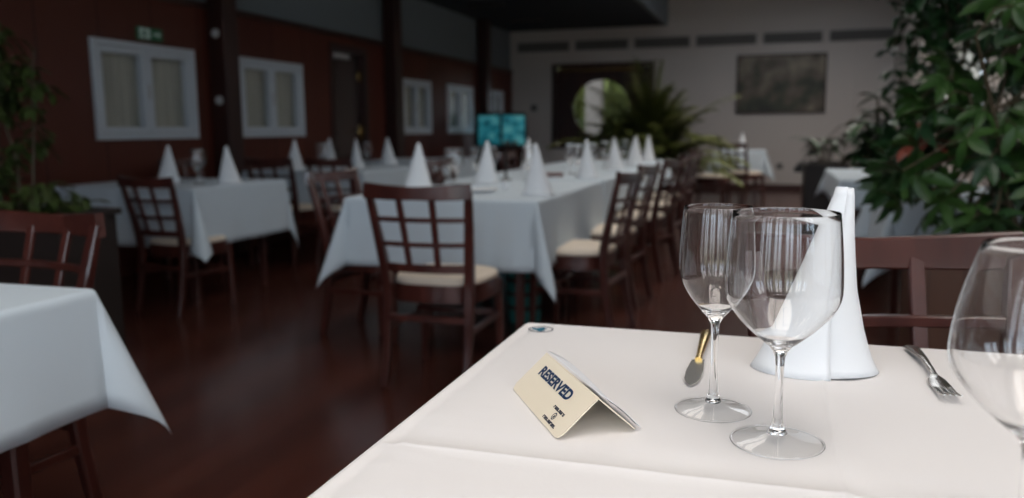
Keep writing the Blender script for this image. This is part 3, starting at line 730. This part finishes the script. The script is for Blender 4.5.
# ------------------------------------------------------------------ tent card
def rrect(w, h, r, corners=(1, 1, 1, 1), n=6):
    pts = []
    for k, (cx, cy, a0) in enumerate(((w - r, r, -PI / 2), (w - r, h - r, 0), (r, h - r, PI / 2), (r, r, PI))):
        if corners[k]:
            for i in range(n + 1): a = a0 + PI / 2 * i / n; pts.append((cx + r * math.cos(a), cy + r * math.sin(a)))
        else: pts.append(((w, 0), (w, h), (0, h), (0, 0))[k])
    return pts
BL, BR, KR, RZ = Vector((-.317, .999, 0)), Vector((-.2135, .836, 0)), Vector((-.132, .888, 0)), .0435
ux = (BR - BL).normalized(); L_ = (BR - BL).length; acr = Vector((-ux.y, ux.x, 0)); wd_ = (KR - BR).dot(acr)
card = thing('reserved_card', 'cream tent card reading RESERVED in navy on the near tablecloth', 'sign', (BL.x, BL.y, TOP + .0008))
up = (acr * (wd_ / 2) + Vector((0, 0, RZ))); Fh = up.length; vf = up / Fh; nf = ux.cross(vf)
mf = Matrix((( ux.x, vf.x, nf.x, 0), (ux.y, vf.y, nf.y, 0), (ux.z, vf.z, nf.z, 0), (0, 0, 0, 1)))
front = MB().prism(rrect(L_, Fh, .012, (1, 0, 0, 1)), -.0014, 0, mf); front.build('front_panel', M['card'], card, smooth=False)
vb = (acr * (-wd_ / 2) + Vector((0, 0, RZ))).normalized(); nb = -ux.cross(vb)
o0 = acr * wd_
mbk = Matrix(((ux.x, vb.x, nb.x, o0.x), (ux.y, vb.y, nb.y, o0.y), (ux.z, vb.z, nb.z, o0.z), (0, 0, 0, 1)))
MB().prism(rrect(L_, Fh, .012, (1, 0, 0, 1)), -.0014, 0, mbk).build('back_panel', M['card'], card, smooth=False)
MB().tube([up + ux * .0005 - Vector((0, 0, .0008)), up + ux * (L_ - .0005) - Vector((0, 0, .0008))], .0011, 10).build('fold', M['card'], card)
ps = MB(); nv, nu_ = 14, 10; vs = []; fs = []   # loose white sheet lying over the back panel, bulging a little
for j in range(nv + 1):
    q = j / nv
    for i in range(nu_ + 1):
        e = i / nu_; bul = .0012 + .0070 * math.sin(PI * min(1, .10 + .90 * q)) ** 1.0 * (.75 + .25 * math.sin(e * 5 + 1)) * (1 - .35 * e)
        vs.append(mbk @ Vector((.004 + e * (L_ - .006), Fh * (-.06 + 1.05 * q), bul if q > .02 else .0012 + .003 * math.sin(e * 7) ** 2)))
for j in range(nv):
    for i in range(nu_): k_ = j * (nu_ + 1) + i; fs.append((k_, k_ + 1, k_ + nu_ + 2, k_ + nu_ + 1))
ps.add(vs, fs); o = ps.build('paper_sheet', M['paper'], card, fix=False, ang=70); md = o.modifiers.new('thickness', 'SOLIDIFY'); md.thickness = .0003
o.location.z = .0030
# lettering: RESERVED across the upper middle of the face
def text_mesh(txt, name, m, x0, x1, y0, y1, bold=.0):
    cu = bpy.data.curves.new(name, 'FONT'); cu.body = txt; cu.size = 1; cu.offset = bold
    tmp = bpy.data.objects.new(name, cu); COL.objects.link(tmp)
    dg = bpy.context.evaluated_depsgraph_get(); me = bpy.data.meshes.new_from_object(tmp.evaluated_get(dg))
    bpy.data.objects.remove(tmp); bpy.data.curves.remove(cu)
    xs = [v.co.x for v in me.vertices]; ys = [v.co.y for v in me.vertices]
    a, b, c, d = min(xs), max(xs), min(ys), max(ys)
    for v in me.vertices:
        v.co = mf @ Vector((x0 + (v.co.x - a) / (b - a) * (x1 - x0), y0 + (v.co.y - c) / (d - c) * (y1 - y0), .0004))
    me.materials.clear(); me.materials.append(m); me.name = name
    o = bpy.data.objects.new(name, me); COL.objects.link(o); o.parent = card; return o
text_mesh('RESERVED', 'lettering', M['ink'], .15 * L_, .745 * L_, .57 * Fh, .80 * Fh, .044)
# small crest: line of tiny lettering, a seal, a second line
random.seed(9)
def tiny(name, u0, u1, v0, v1, n):
    mb = MB(); w = (u1 - u0) / n
    for k in range(n):
        x = u0 + k * w
        mb.box((x, v0, .0001), (x + w * .30, v1, .0004), mf)
        mb.box((x, v0 if k % 2 else v1 - (v1 - v0) * .3, .0001), (x + w * .82, (v0 + (v1 - v0) * .3) if k % 2 else v1, .0004), mf)
        if k % 3: mb.box((x + w * .55, v0, .0001), (x + w * .82, v1, .0004), mf)
    return mb.build(name, M['ink_dark'], card, smooth=False)
tiny('small_lettering', .67 * L_, .855 * L_, .335 * Fh, .395 * Fh, 8)
tiny('small_lettering', .655 * L_, .875 * L_, .075 * Fh, .135 * Fh, 10)
se = MB(); cxs, cys = .765 * L_, .235 * Fh; rr_ = Fh * .075; n = 24
for (r0, r1) in ((rr_ * .72, rr_),):
    vs = []; fs = []
    for k in range(n):
        a = 2 * PI * k / n
        for r in (r0, r1): vs.append(mf @ Vector((cxs + r * math.cos(a), cys + r * math.sin(a), .0004)))
    for k in range(n): q = (k + 1) % n; fs.append((2*k, 2*k+1, 2*q+1, 2*q))
    se.add(vs, fs)
se.prism([(cxs - rr_ * .35, cys - rr_ * .45), (cxs + rr_ * .1, cys - rr_ * .5), (cxs + rr_ * .4, cys + rr_ * .1), (cxs + .1 * rr_, cys + .5 * rr_), (cxs - rr_ * .2, cys + .1 * rr_)], .0001, .0004, mf)
se.build('seal_mark', M['ink_dark'], card, smooth=False)

# ------------------------------------------------------------------ cutlery
kn = thing('table_knife', 'table knife with a golden handle lying behind the smaller front glass', 'knife', (-.091, 1.068, TOP), rad(0))
bl = MB(); prof = [(0, .0018), (.012, .0075), (.03, .0115), (.07, .0125), (.125, .0095)]
vs = []; fs = []
for y, w in prof:
    for x, z in ((-w * 1.0, .0022), (w * .85, .0022), (w * .85, .0042), (-w * 1.0, .0030)): vs.append((x, y, z))
n = len(prof)
for i in range(n - 1):
    for k in range(4): fs.append((4*i + k, 4*i + (k+1) % 4, 4*(i+1) + (k+1) % 4, 4*(i+1) + k))
fs += [(3, 2, 1, 0), tuple(4*(n-1) + k for k in range(4))]
bl.add(vs, fs); bl.build('blade', M['steel'], kn, ang=30)
MB().bar([(0, .120, .005), (0, .135, .006), (0, .17, .0072), (0, .22, .008), (0, .262, .0085), (0, .272, .0085)], [.010, .009, .011, .014, .017, .012], [.006, .007, .0095, .012, .013, .009], (1, 0, 0), .45).build('handle', M['brass'], kn, ang=60)  # brassy colour stands in for a warm reflection on the steel handle
fk = thing('table_fork', 'steel fork on the near tablecloth left of the cut off glass', 'fork', (.222, 1.12, TOP), rad(2))
MB().bar([(0, .235, .004), (0, .225, .005), (0, .19, .0075), (0, .14, .0115), (0, .09, .010), (0, .068, .007)], [.010, .020, .017, .010, .007, .009], [.003, .0035, .0035, .0035, .004, .003], (1, 0, 0), .4).build('handle', M['steel'], fk, ang=60)
MB().bar([(0, .070, .0068), (0, .055, .0045), (0, .035, .0035), (0, .022, .004)], [.009, .022, .026, .025], [.003, .0026, .0024, .0022], (1, 0, 0), .35).build('root', M['steel'], fk, ang=60)
for k in range(4):
    x = -.0102 + k * .0068
    MB().bar([(x, .024, .0040), (x * 1.0, .0, .0052), (x * .98, -.022, .0088), (x * .95, -.033, .0118)], [.0042, .0038, .0034, .002], [.0022, .002, .0018, .0012], (1, 0, 0), .4).build('tine', M['steel'], fk, ang=60)

# ------------------------------------------------------------------ small things on the middle table
t = thing('side_plate', 'small white plate at the near edge of the middle table', 'plate', (-1.50, 4.22, TOP))
MB().lathe([(0, .003), (.045, .003), (.06, .006), (.085, .014), (.088, .0165), (.084, .0165), (.058, .0095), (.043, .006), (0, .006)], 40).build('dish', M['napkin'], t)
t = thing('butter_knife', 'small butter knife lying across the small white plate', 'knife', (-1.50, 4.22, TOP + .0165), rad(35))
MB().bar([(-.09, 0, .001), (-.03, 0, .002), (.02, 0, .0025), (.09, 0, .003)], [.008, .013, .007, .011], [.0015, .002, .004, .005], (0, 1, 0)).build('blade_and_handle', M['steel'], t)
t = thing('salt_shaker', 'small glass salt shaker with steel cap on the middle table', 'shaker', (-1.44, 4.45, TOP))
MB().lathe([(0, 0), (.018, 0), (.019, .004), (.016, .045), (.014, .05), (0, .05)], 20).build('body', M['napkin'], t); MB().lathe([(0, .05), (.0155, .05), (.0155, .058), (.011, .066), (0, .068)], 20).build('cap', M['steel'], t)
t = thing('sugar_bowl', 'dark brown lidded bowl on the middle table behind the red chair', 'bowl', (-1.99, 4.78, TOP))
MB().lathe([(0, 0), (.035, 0), (.042, .012), (.046, .035), (.042, .05), (0, .05)], 28).build('bowl', M['column'], t); MB().lathe([(0, .05), (.043, .05), (.036, .064), (.015, .074), (.01, .078), (.011, .088), (0, .092)], 28).build('lid', M['column'], t)
t = thing('candle_holder', 'slim dark candle holder on the middle table right of the tank side napkin', 'candle holder', (-1.70, 5.27, TOP))
MB().lathe([(0, 0), (.04, 0), (.04, .006), (.012, .014), (.008, .04), (.008, .09), (.016, .10), (.018, .115), (0, .115)], 24).build('stem', M['black'], t); MB().lathe([(0, .115), (.010, .115), (.010, .19), (0, .192)], 16).build('candle', M['pot'], t)
t = thing('menu_folder', 'reddish brown menu folder lying on the second middle table', 'menu', (-1.55, 5.80, TOP), rad(15))
MB().box((-.11, -.15, 0), (.11, .15, .006)).build('cover', M['brown'], t, bevel=.002); MB().box((-.104, -.146, .006), (.106, .146, .012)).build('pages', M['paper'], t, smooth=False); MB().box((-.11, -.15, .012), (.11, .15, .018)).build('cover', M['brown'], t, bevel=.002)
t = thing('basket', 'slim turquoise basket on the floor under the middle table', 'basket', (-1.32, 4.42, 0))
MB().lathe([(0, 0), (.085, 0), (.09, .01), (.105, .36), (.112, .37), (.104, .372), (.098, .36), (.084, .016), (0, .014)], 28).build('tub', M['teal'], t)
for z in (.09, .17, .25, .32):
    r = .0915 + .015 * z / .36; MB().lathe([(r - .0015, z - .012), (r + .003, z - .012), (r + .003, z + .012), (r - .0015, z + .012)], 28).build('band', M['pot'], t)

# ------------------------------------------------------------------ lit tank by the corner, and slim stand
aq = thing('aquarium', 'lit turquoise glass tank by the far panelled corner', 'aquarium', (-4.15, 12.66, .803), rad(62))
s_ = .27
MB().box((-s_, -s_, .03), (s_, s_, .52)).build('water', M['water'], aq, smooth=False)
fr = MB()
for z0_, z1_ in ((0, .045), (.505, .55)): fr.box((-s_ - .012, -s_ - .012, z0_), (s_ + .012, s_ + .012, z1_))
for sx in (-1, 1):
    for sy in (-1, 1): fr.box((sx * s_ - .016, sy * s_ - .016, .045), (sx * s_ + .016, sy * s_ + .016, .505))
fr.build('frame', M['black'], aq, smooth=False)
st = MB(); random.seed(3)
for k in range(9):
    blob(st, (random.uniform(-.2, .2), random.choice((-1, 1)) * (s_ + .0), .06), (.05, .012, random.uniform(.03, .07)), 5, k)
st.build('gravel_and_rocks', M['trunk'], aq)
tc_ = thing('tank_cabinet', 'dark cabinet carrying the lit tank', 'cabinet', (-4.15, 12.66, 0), rad(62))
MB().box((-.29, -.29, .06), (.29, .29, .80)).build('body', M['doorwood'], tc_, smooth=False, bevel=.004); MB().box((-.26, -.26, 0), (.26, .26, .06)).build('plinth', M['black'], tc_, smooth=False)
for sx in (-1, 1):
    dr_ = MB().box((min(0, sx * .275) + .004, -.305, .08), (max(0, sx * .275) - .004, -.29, .78)).build('door', M['doorwood'], tc_, smooth=False, bevel=.003); MB().tube([(sx * .03, -.315, .42), (sx * .03, -.315, .52)], .006).build('handle', M['steel'], dr_)
sd = thing('pedestal_stand', 'slim dark stand with a flat top near the far wall, right of the painting', 'stand', (.36, 9.6, 0))
MB().lathe([(0, 0), (.15, 0), (.15, .012), (.03, .03), (.02, .05), (.02, .58), (.03, .60), (0, .60)], 28).build('post', M['black'], sd); MB().box((-.12, -.10, .60), (.12, .10, .66)).build('top', M['black'], sd, bevel=.012); MB().box((-.09, -.07, .66), (.09, .07, .70)).build('tray', M['black'], sd, bevel=.008)

# ------------------------------------------------------------------ plants
def leaf(mb, p, d, up, L, W, droop=.25, n=4, fold=.18):
    """one pointed leaf along d, folded on its midrib and drooping"""
    d = Vector(d).normalized(); s = d.cross(Vector(up))
    if s.length < 1e-3: s = d.cross(Vector((1, 0, 0)))
    s.normalize(); u = s.cross(d).normalized(); vs = []; fs = []
    for i in range(n + 1):
        t = i / n; w = W * .5 * math.sin(PI * min(1, t * .93 + .05)) ** .8 if i < n else 0
        c = Vector(p) + d * (L * t) - u * (droop * L * t * t)
        vs += [c - s * w + u * (w * fold * 2), c, c + s * w + u * (w * fold * 2)]
    for i in range(n):
        q = 3 * i; fs += [(q, q + 1, q + 4, q + 3), (q + 1, q + 2, q + 5, q + 4)]
    mb.add(vs, fs)
def rdir(rng, zmin=-1, zmax=1):
    z = rng.uniform(zmin, zmax); a = rng.uniform(0, 2 * PI); r = math.sqrt(max(0, 1 - z * z)); return Vector((r * math.cos(a), r * math.sin(a), z))
def box_planter(parent, lo, hi, m):
    x0, y0 = lo; x1, y1, h = hi
    b = MB().box((x0, y0, 0), (x1, y0 + .03, h)).box((x0, y1 - .03, 0), (x1, y1, h)).box((x0, y0 + .03, 0), (x0 + .03, y1 - .03, h)).box((x1 - .03, y0 + .03, 0), (x1, y1 - .03, h)); b.build('planter_box', M[m], parent, smooth=False)
    r = MB().box((x0 - .02, y0 - .02, h), (x1 + .02, y0 + .04, h + .03)).box((x0 - .02, y1 - .04, h), (x1 + .02, y1 + .02, h + .03)).box((x0 - .02, y0 + .04, h), (x0 + .04, y1 - .04, h + .03)).box((x1 - .04, y0 + .04, h), (x1 + .02, y1 - .04, h + .03)); r.build('rim', M[m], parent, smooth=False, bevel=.004)
    MB().box((x0 + .03, y0 + .03, h - .08), (x1 - .03, y1 - .03, h - .04)).build('soil', M['soil'], parent, smooth=False)

# small-leaved shrub in the long planter on the left
rng = random.Random(21)
pl = thing('planter_shrub', 'tall dark leafy shrub in a dark planter box at the left edge', 'plant', (-3.42, 3.02, 0))
box_planter(pl, (-.75, -.17), (.41, .17, .70), 'pot')
stm = MB(); fol = MB()
trunks = []
for k in range(9):
    p = Vector((rng.uniform(-.66, .12), rng.uniform(-.1, .1), .64)); top = rng.uniform(.55, .95); n = 9; pts = [p.copy()]; d = Vector((rng.uniform(-.12, .2), rng.uniform(-.1, .1), 1)).normalized()
    for i in range(n): d = (d + Vector((rng.uniform(-.12, .12), rng.uniform(-.12, .12), 0))).normalized(); p = p + d * (top / n); pts.append(p.copy())
    stm.tube(pts, [.009 * (1 - .6 * i / n) for i in range(n + 1)], 5); trunks += pts
def spray(mb, root, tip, ll, lw, nl):
    mid = (root + tip) / 2 + Vector((0, 0, .05)); stm.tube([root, mid, tip], .0025, 4)
    for q in range(nl):
        t = (q + 1) / nl; c = root.lerp(mid, t * 2) if t < .5 else mid.lerp(tip, t * 2 - 1)
        leaf(mb, c, rdir(rng, -.75, .35) + Vector((.1, -.1, -.25)), (0, 0, 1), rng.uniform(ll * .7, ll * 1.2), rng.uniform(lw * .8, lw * 1.2), rng.uniform(.1, .5))
for k in range(190):
    z = rng.uniform(.76, 1.62); xr = .40 if z < .80 else (.04 if z < 1. else .17 - .14 * abs(z - 1.2) / .3)
    tip = Vector((rng.uniform(-.8, xr), rng.uniform(-.24, .24), z)); root = min(trunks, key=lambda q: (q - tip - Vector((0, 0, .04))).length); spray(fol, root, tip, .085, .036, 7)
for k in range(30):
    tip = Vector((rng.uniform(.0, .42), rng.uniform(-.2, .2), rng.uniform(.70, .80))); spray(fol, Vector((tip.x * .9, tip.y * .5, .66)), tip, .075, .034, 5)
fol.build('foliage', M['leaf_olive'], pl, fix=False, ang=80); stm.build('stems', M['stem'], pl)

# palm in front of the round opening
pm = thing('potted_palm', 'bushy palm in front of the round opening on far side of the room', 'plant', (-1.44, 10.3, 0))
MB().lathe([(0, 0), (.17, 0), (.18, .02), (.22, .36), (.235, .38), (.215, .38), (.20, .34), (0, .33)], 32).build('pot', M['pot'], pm)
fr_ = MB(); rc = MB()
def frond(base, az, el, L, nl, ll, bend):
    p = Vector(base); d = Vector((math.cos(az) * math.cos(el), math.sin(az) * math.cos(el), math.sin(el))); pts = [p.copy()]; n = 12
    for i in range(n):
        d = (d + Vector((0, 0, -bend * (i + 2) / n))).normalized(); p = p + d * (L / n); pts.append(p.copy())
    rc.tube(pts, [.006 * (1 - .8 * i / n) for i in range(n + 1)], 5)
    for j in range(nl):
        t = .22 + .76 * j / nl; i = min(n - 1, int(t * n)); q = pts[i].lerp(pts[i + 1], t * n - i); dd = (pts[i + 1] - pts[i]).normalized(); sd_ = dd.cross(Vector((0, 0, 1))).normalized()
        for s in (-1, 1): leaf(fr_, q, dd * .75 + sd_ * s + Vector((0, 0, rng.uniform(-.1, .25))), (0, 0, 1), ll * math.sin(PI * (t * .8 + .15)) + .04, .034, .35, 3, .1)
for k in range(85): frond((rng.uniform(-.08, .08), rng.uniform(-.08, .08), .36), rng.uniform(0, 2 * PI), rng.uniform(.9, 1.52), rng.uniform(.95, 1.70), 26, rng.uniform(.18, .28), rng.uniform(.10, .26))
for k in range(60): frond((rng.uniform(-.05, .05), rng.uniform(-.05, .05), rng.uniform(.75, 1.05)), rng.uniform(0, 2 * PI), rng.uniform(.2, 1.5), rng.uniform(.45, .85), 18, rng.uniform(.14, .22), rng.uniform(.10, .3))
for k in range(5): frond((.05, -.05, .36), rng.uniform(-.9, .4), rng.uniform(.55, .8), rng.uniform(1.1, 1.35), 22, .24, .2)
MB().tube([(0, 0, .33), (.02, 0, .7), (0, .01, 1.06)], [.05, .04, .03], 10).build('trunk', M['stem'], pm)
fr_.build('fronds', M['leaf_palm'], pm, fix=False, ang=80); rc.build('stalks', M['stem'], pm)

# umbrella plant on the right: palmate leaf groups on drooping stalks
up_ = thing('umbrella_plant', 'large umbrella plant with finger leaves at the right edge, in a brown planter', 'plant', (.98, 3.35, 0))
box_planter(up_, (-.46, -.22), (.62, .22, .62), 'planter')
stm = MB(); fol = MB(); fol2 = MB(); redl = MB(); org = MB()
rng = random.Random(4)
def palmate(mb, p, az, size, nleaf, tilt):
    ax = Vector((math.cos(az) * math.sin(tilt), math.sin(az) * math.sin(tilt), math.cos(tilt)))
    a = ax.cross(Vector((0, 0, 1)));  a = a.normalized() if a.length > 1e-3 else Vector((1, 0, 0)); b = ax.cross(a)
    for k in range(nleaf):
        q = 2 * PI * (k + rng.uniform(-.15, .15)) / nleaf; d = a * math.cos(q) + b * math.sin(q) - ax * .25
        leaf(mb, p, d, ax, size * rng.uniform(.8, 1.1), size * .36, rng.uniform(.15, .45))
trunks = []
for k in range(8):
    p = Vector((rng.uniform(-.36, .45), rng.uniform(-.14, .14), .56)); top = rng.uniform(.5, .9) if p.x < -.1 else rng.uniform(.8, 1.35); n = 10; pts = [p.copy()]; d = Vector((rng.uniform(-.2, .15), rng.uniform(-.1, .1), 1)).normalized()
    for i in range(n): d = (d + Vector((rng.uniform(-.13, .1), rng.uniform(-.12, .1), 0))).normalized(); p = p + d * (top / n); pts.append(p.copy())
    stm.tube(pts, [.012 * (1 - .6 * i / n) for i in range(n + 1)], 6); trunks += pts
for k in range(250):
    x = rng.uniform(-.57, .45); hi = 1.10 + max(0, x + .56) * 1.35; lo = .70 + max(0, -.42 - x) * .9
    tip = Vector((x, rng.uniform(-.34, .30), rng.uniform(lo, min(hi, 1.85))))
    root = min(trunks, key=lambda q: (q - tip).length); stm.tube([root, (root + tip) / 2 + Vector((0, 0, .04)), tip], .003, 4)
    palmate(fol if rng.random() < .6 else fol2, tip, rng.uniform(0, 6.28), rng.uniform(.085, .13), rng.choice((5, 6, 7)), rng.uniform(.4, 1.35))
fol.build('foliage', M['leaf'], up_, fix=False, ang=80); fol2.build('foliage', M['leaf_dark'], up_, fix=False, ang=80); stm.build('stems', M['stem'], up_)
for k in range(8): leaf(redl, (-.47 + rng.uniform(-.03, .03), -.05, 1.06 + rng.uniform(-.05, .05)), rdir(rng, -.5, .4), (0, 0, 1), .11, .05, .3)
redl.build('red_leaves', M['leaf_red'], up_, fix=False, ang=80)['label'] = 'red leaves'
leaf(org, (-.43, -.12, .865), (.7, -.5, -.1), (0, 0, 1), .06, .035, .2); leaf(org, (-.41, -.12, .86), (.5, -.6, .1), (0, 0, 1), .05, .03, .2)
org.build('faded_leaves', M['leaf_orange'], up_, fix=False, ang=80)['label'] = 'yellow orange faded leaves'

# climbing vine hanging down at the far right
vn = thing('trailing_vine', 'dark trailing vine hanging from a basket at the upper right', 'plant', (1.02, 4.65, 0))
MB().lathe([(0, 1.86), (.10, 1.87), (.17, 1.95), (.20, 2.04), (.205, 2.06), (.185, 2.06), (.15, 1.98), (0, 1.93)], 28).build('hanging_basket', M['pot'], vn)
hk = MB(); 
for a in (0, 2.09, 4.19): hk.tube([(.19 * math.cos(a), .19 * math.sin(a), 2.05), (0, 0, 2.5)], .003, 5)
hk.tube([(0, 0, 2.49), (0, 0, ZH)], .003, 5); hk.build('hanger', M['black'], vn)
fol = MB(); stm = MB(); rng = random.Random(12)
for k in range(62):
    a = rng.uniform(0, 2 * PI); r = rng.uniform(.1, .3); p = Vector((.1 * math.cos(a), .1 * math.sin(a), 2.03)); pts = [p.copy(), Vector((r * math.cos(a), r * math.sin(a), 2.08))]
    L = rng.uniform(.3, 1.0); n = 9; p = pts[-1].copy()
    for i in range(n): p = p + Vector((rng.uniform(-.035, .03) + .02 * math.cos(a), rng.uniform(-.03, .03) + .02 * math.sin(a), -L / n)); pts.append(p.copy())
    stm.tube(pts, .003, 4)
    for q in pts[1:]:
        for r_ in range(3): leaf(fol, q, rdir(rng, -.8, .2), (0, 0, 1), rng.uniform(.06, .11), rng.uniform(.04, .06), .3)
fol.build('foliage', M['leaf_dark'], vn, fix=False, ang=80); stm.build('stems', M['stem'], vn)

# rubber plant and potted plant further back on the right
rb = thing('rubber_plant', 'dark rubber plant with broad oval leaves behind the right tables', 'plant', (.88, 7.72, 0))
MB().lathe([(0, 0), (.15, 0), (.16, .02), (.20, .38), (.215, .40), (.195, .40), (.18, .35), (0, .34)], 28).build('pot', M['pot'], rb)
fol = MB(); stm = MB(); rng = random.Random(8)
for k in range(9):
    p = Vector((rng.uniform(-.06, .06), rng.uniform(-.06, .06), .36)); d = Vector((rng.uniform(-.22, .2), rng.uniform(-.2, .2), 1)).normalized(); n = 10; L = rng.uniform(.55, .98); pts = [p.copy()]
    for i in range(n): d = (d + Vector((rng.uniform(-.07, .07), rng.uniform(-.07, .07), 0))).normalized(); p = p + d * L / n; pts.append(p.copy())
    stm.tube(pts, .009, 5)
    for i in range(3, n + 1):
        for r_ in range(3): leaf(fol, pts[i], rdir(rng, -.5, .5), (0, 0, 1), rng.uniform(.15, .23), rng.uniform(.09, .13), .35)
fol.build('foliage', M['leaf_dark'], rb, fix=False, ang=80); stm.build('stems', M['stem'], rb)
fp_ = thing('planter_bush', 'low leafy plant in a tall dark planter beyond the right side tables', 'plant', (.50, 8.60, 0))
box_planter(fp_, (-.19, -.35), (.19, .35, .72), 'pot')
fol = MB(); stm = MB(); rng = random.Random(15)
for k in range(16):
    p = Vector((rng.uniform(-.12, .12), rng.uniform(-.28, .28), .68)); d = Vector((rng.uniform(-.5, .4), rng.uniform(-.3, .3), 1)).normalized(); L = rng.uniform(.14, .36); e = p + d * L
    stm.tube([p, (p + e) / 2 + Vector((0, 0, .02)), e], .005, 5)
    for r_ in range(3): leaf(fol, e, rdir(rng, -.35, .45), (0, 0, 1), rng.uniform(.10, .18), rng.uniform(.05, .08), .35)
stm.tube([(-.05, 0, .68), (-.02, 0, .95), (.12, -.05, 1.10)], .005, 5); leaf(fol, (.12, -.05, 1.10), (.8, -.2, .2), (0, 0, 1), .14, .05, .4)
fol.build('foliage', M['leaf_dark'], fp_, fix=False, ang=80); stm.build('stems', M['stem'], fp_)

# ------------------------------------------------------------------ light
w = bpy.data.worlds.new('sky'); sc.world = w; w.use_nodes = True; nt = w.node_tree; bg = nt.nodes['Background']
tc = nt.nodes.new('ShaderNodeTexCoord'); sp = nt.nodes.new('ShaderNodeSeparateXYZ'); nt.links.new(tc.outputs['Generated'], sp.inputs[0])
rp = nt.nodes.new('ShaderNodeValToRGB'); e = rp.color_ramp.elements
e[0].position = .46; e[0].color = (.30, .30, .24, 1); e[1].position = .54; e[1].color = (.74, .91, 1.10, 1); q = e.new(.82); q.color = (1.04, .96, .89, 1)
mr = nt.nodes.new('ShaderNodeMapRange'); mr.inputs[1].default_value = -1; mr.inputs[2].default_value = 1
nt.links.new(sp.outputs[2], mr.inputs[0]); nt.links.new(mr.outputs[0], rp.inputs[0]); nt.links.new(rp.outputs[0], bg.inputs[0])
bg.inputs[1].default_value = 4.4
def portal(name, loc, rot, sx, sy):
    l = bpy.data.lights.new(name, 'AREA'); l.shape = 'RECTANGLE'; l.size = sx; l.size_y = sy; l.cycles.is_portal = True
    o = bpy.data.objects.new(name, l); COL.objects.link(o); o.location = loc; o.rotation_euler = rot
for a, b in RWN: portal('window_daylight', (XR + .2, (a + b) / 2, 1.8), (0, PI / 2, 0), 1.9, b - a)
for a, b in RWF: portal('window_daylight', (XR + .2, (a + b) / 2, 1.45), (0, PI / 2, 0), 1.0, b - a)
for a, b, c, d in ADDED_SKYLIGHTS: portal('window_daylight', ((a + b) / 2, (c + d) / 2, ZH + .2), (0, 0, 0), b - a, d - c)  # portals for the added roof windows
for a, b in BWX: portal('window_daylight', ((a + b) / 2, YB - .2, 1.65), (PI / 2, 0, 0), b - a, 2.5)

# ------------------------------------------------------------------ camera
cam = bpy.data.cameras.new('camera'); co = bpy.data.objects.new('camera', cam); COL.objects.link(co); sc.camera = co
pit, yaw, roll = rad(8.3), rad(17.5), -.008
Fv = Vector((-math.sin(yaw) * math.cos(pit), math.cos(yaw) * math.cos(pit), -math.sin(pit))); R0 = Vector((math.cos(yaw), math.sin(yaw), 0)); U0 = R0.cross(Fv)
Rv = R0 * math.cos(roll) + U0 * math.sin(roll); Uv = U0 * math.cos(roll) - R0 * math.sin(roll)
co.matrix_world = Matrix(((Rv.x, Uv.x, -Fv.x, 0), (Rv.y, Uv.y, -Fv.y, 0), (Rv.z, Uv.z, -Fv.z, 1.09), (0, 0, 0, 1)))
cam.sensor_width = 36; cam.lens = 821 / 1024 * 36; cam.clip_start = .02; cam.clip_end = 200
cam.dof.use_dof = True; cam.dof.focus_distance = .96; cam.dof.aperture_fstop = 3.6

sc.view_settings.view_transform = 'Standard'; sc.view_settings.look = 'None'; sc.view_settings.gamma = 1; sc.view_settings.exposure = .20
try: sc.view_settings.use_curve_mapping = False
except Exception: pass
cy = sc.cycles
cy.use_denoising = True
try: cy.denoiser = 'OPENIMAGEDENOISE'
except Exception: pass
cy.max_bounces = 16; cy.diffuse_bounces = 5; cy.glossy_bounces = 6; cy.transmission_bounces = 14; cy.transparent_max_bounces = 16
cy.sample_clamp_indirect = 6; cy.caustics_refractive = True; cy.caustics_reflective = False
